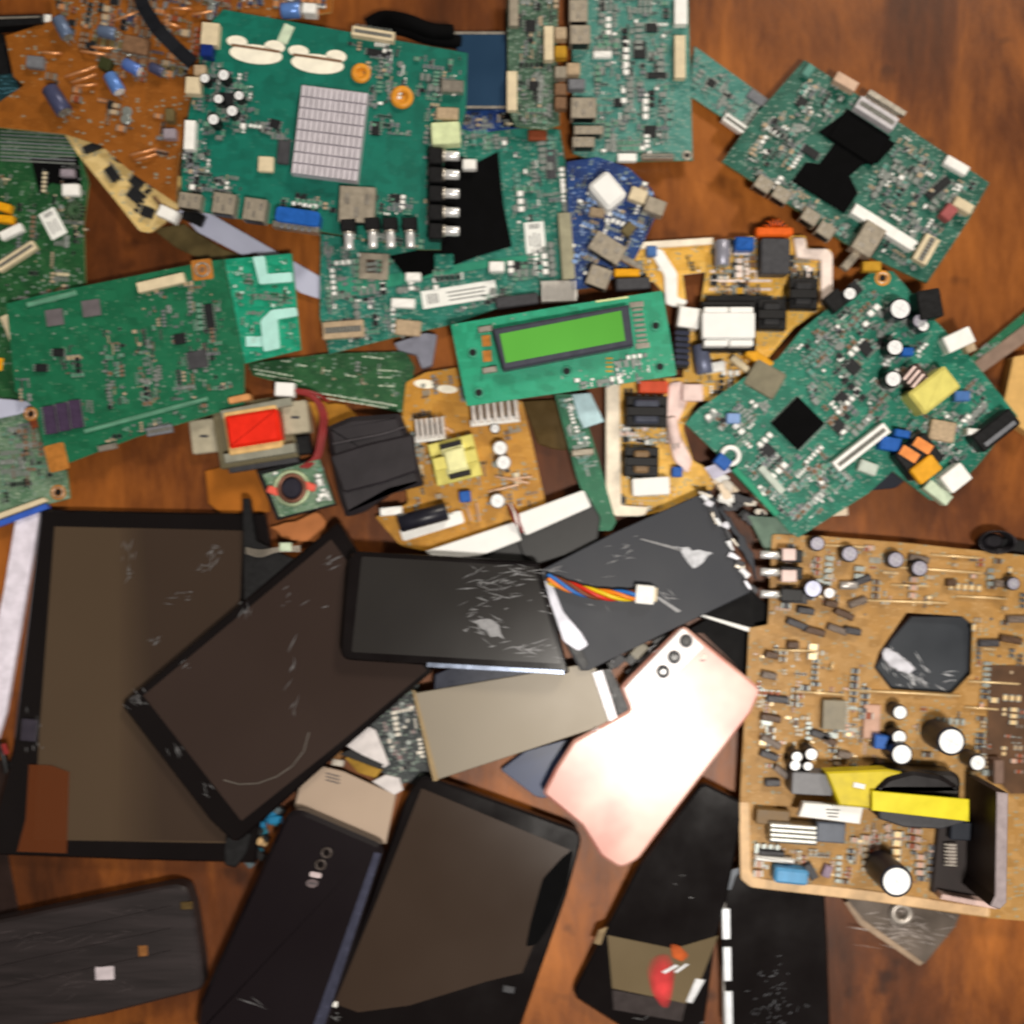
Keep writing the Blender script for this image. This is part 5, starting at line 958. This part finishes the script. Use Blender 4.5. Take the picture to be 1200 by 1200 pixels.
t = tablet('glossy black phone at the bottom showing a tan and red patch', [(822, 914), (866, 936), (868, 960), (852, 1050), (838, 1110), (826, 1215), (740, 1215), (674, 1172), (674, 1160), (750, 1010)], None, .0045, .005, None, rad=[8, 0, 0, 0, 6, 0, 0, 8, 6, 0], name='phone', cat='phone', tilt=(3.2, -.5))  # tan, red and orange pieces below paint a reflection on its glass
b = MB(); b.prism([(712, 1096), (790, 1112), (842, 1096), (822, 1150), (805, 1178), (718, 1160)], t.top, t.top+.0004, mat('tan_reflection', (104, 90, 66), .25, 0, .1, 15, coat=.5)); t.part('tan_reflection', b)
b = MB(); b.prism(rnd([(757, 1132), (768, 1120), (786, 1118), (792, 1140), (788, 1170), (784, 1184), (776, 1182), (764, 1164)], 8, 4), t.top+.0003, t.top+.0008, soft('red_reflection', (206, 56, 58), 18, 36)); t.part('red_reflection', b)
b = MB(); b.prism(rnd([(786, 1106), (796, 1108), (808, 1120), (800, 1128), (788, 1122)], 3, 3), t.top+.0008, t.top+.0011, soft('orange_reflection', (190, 84, 20), 14, 14)); t.part('orange_reflection', b)
b = MB(); b.prism([(776, 1140), (792, 1131), (796, 1133), (780, 1142)], t.top+.0008, t.top+.0013, SCRW); b.prism([(790, 1140), (804, 1130), (808, 1131), (794, 1141)], t.top+.0003, t.top+.0008, SCRW); t.part('painted_glint', b)  # white slivers paint a glint within that reflection
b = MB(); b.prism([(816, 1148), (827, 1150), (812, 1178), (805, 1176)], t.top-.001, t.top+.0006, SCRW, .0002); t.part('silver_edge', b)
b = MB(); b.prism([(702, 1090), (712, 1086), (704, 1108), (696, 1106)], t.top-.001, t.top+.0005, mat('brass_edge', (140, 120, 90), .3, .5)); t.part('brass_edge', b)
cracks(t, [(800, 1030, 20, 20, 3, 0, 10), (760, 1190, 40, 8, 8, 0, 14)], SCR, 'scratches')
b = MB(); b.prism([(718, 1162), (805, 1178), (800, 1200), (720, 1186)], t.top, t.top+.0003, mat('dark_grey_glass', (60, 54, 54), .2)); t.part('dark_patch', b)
t = tablet('glossy black phone with bright silver side keys under the corner of the big tan board', [(852, 1022), (880, 1014), (966, 1030), (970, 1100), (974, 1215), (852, 1215), (844, 1110)], None, .003, .006, None, rad=[12, 0, 4, 0, 0, 0, 0], name='phone', cat='phone')
for y, h in ((1083, 36), (1130, 40), (1185, 46)): b = MB(); b.prism(rect(851+(y-1082)*.03, y, 9, h, -1), .0078, .0096, mat('key_silver', (230, 234, 240), .3, .3, .04), .0004); t.part('side_key', b)
b = MB(); b.prism(rect(849, 1105, 6, 190, -1), .003, .0086, mat('edge_dark_metal', (150, 146, 142), .3, .5), .0003); t.part('side_frame', b)
b = MB(); b.prism(rnd([(850, 1040), (856, 1020), (880, 1012), (880, 1018), (862, 1026), (856, 1044)], 3, 3), t.top, t.top+.0004, mat('edge_smoke', (70, 74, 80), .3, .4)); t.part('corner_edge', b)
cracks(t, [(905, 1160, 26, 40, 30, -30, 8), (900, 1185, 24, 20, 22, -40, 7), (940, 1180, 12, 10, 4, -60, 8)], mat('dust_grey', (90, 92, 98), .5, 0, .3), 'scuff')

# black laptop-battery strip bottom left
SCUFF = mat('scuffed_black', (38, 32, 33), .5, 0, .35, 40, .3, aniso=(.5, 5, 1))
t = loose('battery_case', 'scuffed black battery case across the bottom left corner', 'battery case', [(-14, 1082), (100, 1058), (204, 1037), (218, 1040), (226, 1064), (236, 1130), (238, 1160), (120, 1190), (-14, 1215)], .002, .012, SCUFF, .0015, rad=[0, 0, 6, 8, 4, 4, 10, 0, 0])
t.top = .014; block(t, 122, 1141, 22, 16, -2, .001, mat('label_mauve_white', (190, 180, 186), .5), 'sticker'); block(t, 167, 1115, 11, 13, -2, .0006, mat('copper_brown2', (130, 86, 46), .4), 'contact'); block(t, 218, 1062, 14, 9, -2, .0015, mat('brass', (110, 90, 56), .35, .6), 'contact')
cracks(t, [(60, 1100, 80, 14, 26, -10, 40), (160, 1070, 40, 10, 14, -10, 30), (80, 1150, 80, 20, 22, -12, 34), (145, 1156, 10, 6, 6, 30, 8), (226, 1130, 6, 10, 5, 0, 8)], mat('scuff_grey', (60, 53, 54), .5, 0, .2), 'scuffs')
for k in range(3): b = MB(); b.prism([(-10, 1108+k*26), (200, 1062+k*26), (200, 1064+k*26), (-10, 1110+k*26)], t.top-.0001, t.top+.0006, SCUFF); t.part('ridge', b)

# black plates right of slate
t = loose('black_plate', 'thin black plate with a white edge line above the pink phone', 'plate', [(800, 742), (884, 694), (910, 720), (906, 760), (890, 806), (824, 742)], .002, .003, mat('plate_black', (12, 11, 12), .6, 0, .1, 180, spec=.1), .0003)
t.top = .005; b = MB(); b.prism([(812, 719), (816, 718), (884, 737), (882, 742)], .0100, .0112, WHITEB); t.part('white_edge', b)
b = MB(); b.prism([(812, 722), (884, 690), (884, 741), (880, 741)], .005, .0102, mat('plate_black', (12, 11, 12), .6)); t.part('upper_layer', b)
t = Thing('dark_clutter', 'small dark metal brackets in the gap left of the pink phone camera', 'brackets', (745, 780), .002)
rg = random.Random(9)
for i in range(16): x, y = rg.uniform(704, 782), 0; y = 786-(x-704)*.45+rg.uniform(-8, 20); b = MB(); b.prism(rnd(rect(x, y, rg.uniform(12, 26), rg.uniform(6, 12), rg.uniform(-50, -10)), 1.5, 2), .001, .002+rg.uniform(.001, .005), [BLACKP, DGREY, mat('beige_dark', (130, 122, 100), .4), BLACKP][i % 4], .0003); t.part('bracket', b)

# junction pieces between right board and slate
t = Thing('crumpled_foil', 'crumpled silver white foil between the slate plate and the green board', 'foil', (866, 600), .006)
rg = random.Random(21)
for i in range(20): x, y = rg.uniform(842, 900), 0; y = 566+(x-842)*.9+rg.uniform(-10, 16); b = MB(); b.prism(rough_poly(rect(x, y, rg.uniform(10, 24), rg.uniform(6, 12), rg.uniform(0, 70)), 2, 5, i), .002+i*.0002, .006+rg.uniform(0, .004), [WHITEP, BLACKP, STEEL, mat('card_cream', (232, 212, 186), .5), DGREY][i % 5], .0003); t.part('foil_piece', b)
t = loose('green_plate', 'smoky grey green translucent plate corner under the tip of the green board', 'plate', [(876, 604), (910, 606), (930, 622), (916, 644), (898, 648)], .008, .002, mat('plate_greygreen', (92, 116, 100), .35), .0003)

# ================================================================== BIG TAN BOARD
BP = [(905, 626), (960, 628), (1060, 636), (1212, 652), (1212, 1080), (1160, 1076), (1020, 1056), (880, 1040), (868, 1030), (866, 960), (872, 850), (878, 736), (900, 732)]
HOLE = [(1062, 718), (1128, 722), (1140, 732), (1138, 790), (1116, 813), (1044, 808), (1024, 782), (1030, 764)]
t = Thing('circuit_board', 'big tan circuit board at right with a hole and yellow taped transformer', 'circuit board', (1040, 850), .010, .0116, 'circuit boards piled on the table')
b = MB(); b.prism(rnd(BP, [4, 0, 0, 0, 0, 0, 0, 8, 8, 0, 0, 2, 2], 4), .010, .0116, O_TAN, 0, TANEDGE, [HOLE]); t.part('board', b)
b = MB(); b.prism(rnd([(866, 940), (878, 940), (880, 1022), (892, 1030), (1020, 1044), (1160, 1064), (1160, 1075), (1020, 1056), (880, 1040), (868, 1030)], 3, 3), t.top, t.top+.0012, mat('trim_pale_tan', (216, 180, 136), .5), .0003); t.part('edge_trim', b)
for x, y in ((893, 651), (893, 671), (893, 697)): jack(t, x+22, y, -1, -.05, 6, BLACKP, 'audio_jack', 24, 26)
block(t, 925, 650, 16, 14, 0, .010, mat('pinkish_white', (232, 206, 200), .4), 'plug'); block(t, 925, 675, 18, 14, 0, .010, mat('pinkish_white', (232, 206, 200), .4), 'plug'); block(t, 932, 700, 30, 14, 5, .008, DGREY, 'relay')
# tall capacitors
ecap(t, 1115, 869, 17, .024); ecap(t, 1051, 1033, 19, .028); ecap(t, 1057, 884, 13, .017); ecap(t, 1054, 864, 9, .013); ecap(t, 1146, 894, 10, .015); ecap(t, 1055, 835, 9, .012)
ecap(t, 934, 887, 7, .012); ecap(t, 951, 884, 8, .013); ecap(t, 932, 897, 7, .012); ecap(t, 947, 898, 6, .011)
block(t, 1033, 870, 16, 16, 5, .008, BLUEP, 'film_capacitor')
for x, y, r in ((958, 637, 9), (996, 649, 10), (1050, 656, 10), (1078, 666, 10), (1188, 684, 8)): ecap(t, x, y, r, .008, None, mat('cap_top_lilac', (170, 166, 180), .35, .3))
ecap(t, 953, 690, 11, .010, None, mat('cap_top_bluewhite', (206, 210, 236), .35, .2)); ecap(t, 972, 695, 7, .008, BROWNC); hcap(t, (984, 686), (1004, 686), 5, mat('cap_silver', (180, 174, 170), .3, .4)); hcap(t, (1040, 655), (1054, 655), 8, CAPSIDE, CAPTOP)
chip(t, 978, 838, 27, 34, 2, .005, mat('grey_ic', (132, 124, 106), .45), True, 'chip'); block(t, 1022, 846, 20, 40, 2, .002, mat('pinkish_tan', (196, 156, 136), .5), 'shield')
for i, (x, y, w, a) in enumerate([(935, 732, 26, 22), (955, 740, 26, 15), (982, 738, 24, 20), (1000, 740, 20, 10), (905, 768, 16, 10), (902, 792, 18, 12), (912, 820, 26, 6), (904, 842, 24, 10), (904, 870, 26, 30), (902, 886, 22, 20), (990, 720, 24, 25), (1006, 706, 22, -20), (1012, 680, 20, -20), (1116, 683, 12, 0), (1175, 684, 18, 0), (1160, 754, 24, 0), (1186, 750, 26, 10), (1196, 726, 30, 0), (945, 716, 20, 10), (975, 708, 16, 12), (916, 905, 20, 40), (906, 918, 18, 0), (930, 756, 14, 0), (1078, 655, 24, 10), (962, 862, 24, 20), (972, 868, 20, 30), (990, 885, 16, 10)]):
    block(t, x, y, w, 8, a, .004, [mat('part_slate', (66, 64, 68), .45), mat('part_brown', (86, 62, 44), .45), mat('part_greybrown', (112, 98, 88), .45)][i % 3], 'diode')
for x, y, w, a in ((1066, 686, 44, 2), (990, 640, 60, 3), (1150, 700, 60, 3), (930, 762, 50, 2), (1060, 812, 130, 3), (960, 812, 60, 4), (1100, 668, 100, 4), (1120, 652, 60, 4), (975, 780, 8, 80), (1060, 705, 100, 2), (1165, 800, 60, 3), (1150, 830, 40, 4)):
    b = MB(); c, s_ = math.cos(R(a)), math.sin(R(a)); z = t.top
    b.tube([P(x-w/2*c, y-w/2*s_, z)+(z,), P(x-w/2*c+1.5, y-w/2*s_, z+.0015)+(z+.0015,), P(x+w/2*c-1.5, y+w/2*s_, z+.0015)+(z+.0015,), P(x+w/2*c, y+w/2*s_, z)+(z,)], .0006, mat('jumper_pale', (236, 206, 156), .35, .4), 6); t.part('jumper_wire', b)
# big transformer (dark ferrite and coil, two yellow tapes)
b = MB(); b.prism(rnd(rect(1076, 933, 100, 60, 3), 14, 5), t.top, t.top+.016, mat('core_black_brown', (30, 24, 22), .45, 0, .25), .002); tr = t.part('transformer', b, 'black transformer wrapped in yellow tape')
b = MB(); b.prism(rnd([(1024, 928), (1040, 912), (1070, 904), (1104, 910), (1128, 926), (1090, 930), (1050, 926)], 6, 4), t.top+.015, t.top+.021, mat('core_black', (22, 18, 20), .35), .002); t.part('winding', b, parent=tr)
b = MB(); b.prism([(1030, 948), (1136, 962), (1104, 972), (1060, 970), (1030, 960)], t.top+.014, t.top+.018, DGREY, .001); t.part('lower_winding', b, parent=tr)
b = MB(); b.prism([(1022, 927), (1136, 937), (1136, 963), (1022, 950)], t.top+.0208, t.top+.0225, YELL, .0004); t.part('yellow_tape', b, parent=tr)
b = MB(); b.prism([(968, 905), (1040, 902), (1060, 906), (1034, 920), (1028, 928), (1026, 948), (984, 944)], t.top+.008, t.top+.0185, mat('yellow_tape_dull', (206, 186, 26), .4, 0, .1), .001); t.part('yellow_tape', b, parent=tr)
b = MB(); b.box(1007, 921, 14, 6, 12, t.top+.018, t.top+.0195, WHITEB, .0003); t.part('glossy_tag', b, parent=tr)
block(t, 952, 919, 48, 26, 3, .013, mat('film_cap_grey', (112, 112, 116), .4), 'film_capacitor'); b = MB(); b.prism([(942, 941), (1012, 946), (1008, 966), (936, 957)], t.top+.009, t.top+.014, WHITEB, .0005); wl = t.part('white_ceramic_resistor', b)
b = MB()
for k in range(3): b.box(976, 949+k*4, 16-k*2, 1.2, 4, t.top+.014, t.top+.0142, INK)
t.part('printed_mark', b, parent=wl)
b = MB(); b.box(974, 976, 34, 24, 4, t.top, t.top+.011, mat('film_cap_bluegrey', (90, 96, 108), .4), .0008); t.part('film_capacitor', b)
b = MB()
for k in range(4): b.box(930, 969+k*5.5, 54, 4, 4, t.top, t.top+.011, mat('fin_brushed', (190, 190, 184), .35, .4), .0003)
b.box(930, 978, 56, 22, 4, t.top, t.top+.006, BLACKP); t.part('heat_sink', b)
block(t, 906, 958, 40, 18, 4, .006, mat('olive_brown', (112, 86, 48), .45), 'film_capacitor')
b = MB(); b.prism(rnd(rect(928, 1028, 40, 18, 6), 5, 4), t.top, t.top+.009, mat('sky_blue_cap', (84, 152, 200), .35), .0014); t.part('film_capacitor', b, 'light blue film capacitor')
block(t, 908, 1008, 46, 5, 5, .006, WHITEP, 'fuse'); block(t, 905, 1000, 30, 6, 5, .004, DGREY, 'fuse_holder'); block(t, 951, 1022, 10, 20, -30, .004, DGREY, 'diode'); block(t, 970, 1022, 10, 14, 20, .004, mat('mauve_part', (140, 120, 140), .4), 'capacitor')
# heat sink right
b = MB(); b.prism([(1100, 965), (1168, 935), (1168, 1058), (1092, 1046)], t.top, t.top+.004, mat('sink_dark', (34, 22, 20), .5, 0, .15), .0005); hs = t.part('heat_sink', b, 'tall dark heat sink with a pale top edge')
b = MB(); b.prism([(1168, 928), (1182, 930), (1180, 1058), (1172, 1066), (1160, 1062), (1166, 1050)], t.top+.001, t.top+.040, mat('sink_edge', (152, 140, 142), .45, .3), .0006, mat('sink_dark', (34, 22, 20), .5)); t.part('plate', b, parent=hs)
b = MB(); b.prism([(1104, 1048), (1172, 1060), (1168, 1066), (1102, 1054)], t.top+.001, t.top+.012, mat('sink_rim', (214, 184, 176), .45), .0004); t.part('rim', b, parent=hs)
block(t, 1126, 974, 24, 22, 3, .010, mat('transistor_navy', (26, 32, 44), .4), 'transistor'); block(t, 1116, 1001, 11, 26, 3, .007, mat('tab_grey', (130, 118, 112), .45, .2), 'transistor_tab'); b = MB()
for k in range(7): b.box(1114, 990+k*4, 14, 1.3, 3, t.top+.0068, t.top+.0074, STEEL)
t.part('pin_row', b)
block(t, 1171, 905, 12, 28, 0, .010, mat('tab_brownish', (120, 96, 84), .45, .2), 'transistor'); 
b = MB(); b.prism([(1160, 780), (1212, 780), (1212, 930), (1184, 930), (1156, 900)], t.top, t.top+.0012, mat('resin_brown', (84, 56, 32), .45, 0, .35, 60)); t.part('resin_patch', b)
scatter(t, [([(900, 640), (1020, 640), (1020, 720), (900, 720)], 60), ([(885, 760), (1020, 750), (1020, 870), (885, 870)], 110), ([(890, 850), (1040, 850), (1030, 905), (890, 905)], 60), ([(1020, 640), (1200, 660), (1200, 715), (1020, 710)], 40), ([(1140, 720), (1200, 720), (1200, 930), (1150, 900)], 80), ([(1010, 960), (1100, 975), (1095, 1040), (980, 1030)], 90), ([(885, 990), (1000, 1000), (1000, 1035), (885, 1025)], 40), ([(1070, 830), (1160, 830), (1160, 910), (1070, 900)], 34)], 4, 4, 11, avoid=[rect(1076, 933, 110, 66, 3), HOLE],
        mats=[mat('part_brown', (86, 62, 44), .45), mat('rust_part2', (142, 70, 36), .45), BEIGE, mat('pinkish_tan', (196, 156, 136), .5), mat('part_slate', (66, 64, 68), .45), mat('jumper_pale', (236, 206, 156), .35, .4), TIN])

t = loose('speaker_cover', 'black crumpled glossy plate seen through the hole of the big tan board', 'plate', [(1068, 722), (1130, 722), (1144, 734), (1140, 794), (1112, 814), (1046, 808), (1026, 782), (1044, 750)], .002, .005, mat('plate_slate', (52, 56, 62), .3, 0, .15, 30), .0006)
t.top = .007; b = MB(); b.prism(rough_poly([(1036, 758), (1052, 764), (1074, 784), (1064, 790), (1044, 782), (1034, 772)], 1.5, 5, 6), t.top, t.top+.0012, mat('foil_silver', (196, 196, 204), .3, .6), .0003); t.part('silver_tear', b)
cracks(t, [(1060, 790, 36, 20, 26, 35, 20), (1040, 778, 16, 20, 12, 60, 14), (1112, 792, 14, 8, 6, 0, 14)], SCRW, 'creases')
t = Thing('mica_plate', 'crumpled smoky clear plate poking out below the big tan board', 'plate', (1060, 1090), .002, .0045)
b = MB(); b.prism([(990, 1050), (1040, 1050), (1128, 1066), (1120, 1086), (1084, 1130), (1076, 1131), (1010, 1082)], .002, .0045, mat('smoky_plate', (102, 92, 84), .25, .1, .35, 40, .4), .0005); t.part('plate', b)
b = MB(); b.torus(1056, 1070, 10, 4, .0055, mat('ring_grey', (176, 168, 160), .35, .4), 24, 8); t.part('ring', b); cracks(t, [(1060, 1090, 50, 26, 60, 14, 30)], mat('crease_light', (176, 166, 160), .3, .3), 'creases')
b = MB(); b.prism([(990, 1058), (994, 1056), (1012, 1078), (1082, 1128), (1078, 1132), (1008, 1084)], .0044, .0056, mat('rim_tan', (156, 134, 112), .35)); t.part('rim', b)
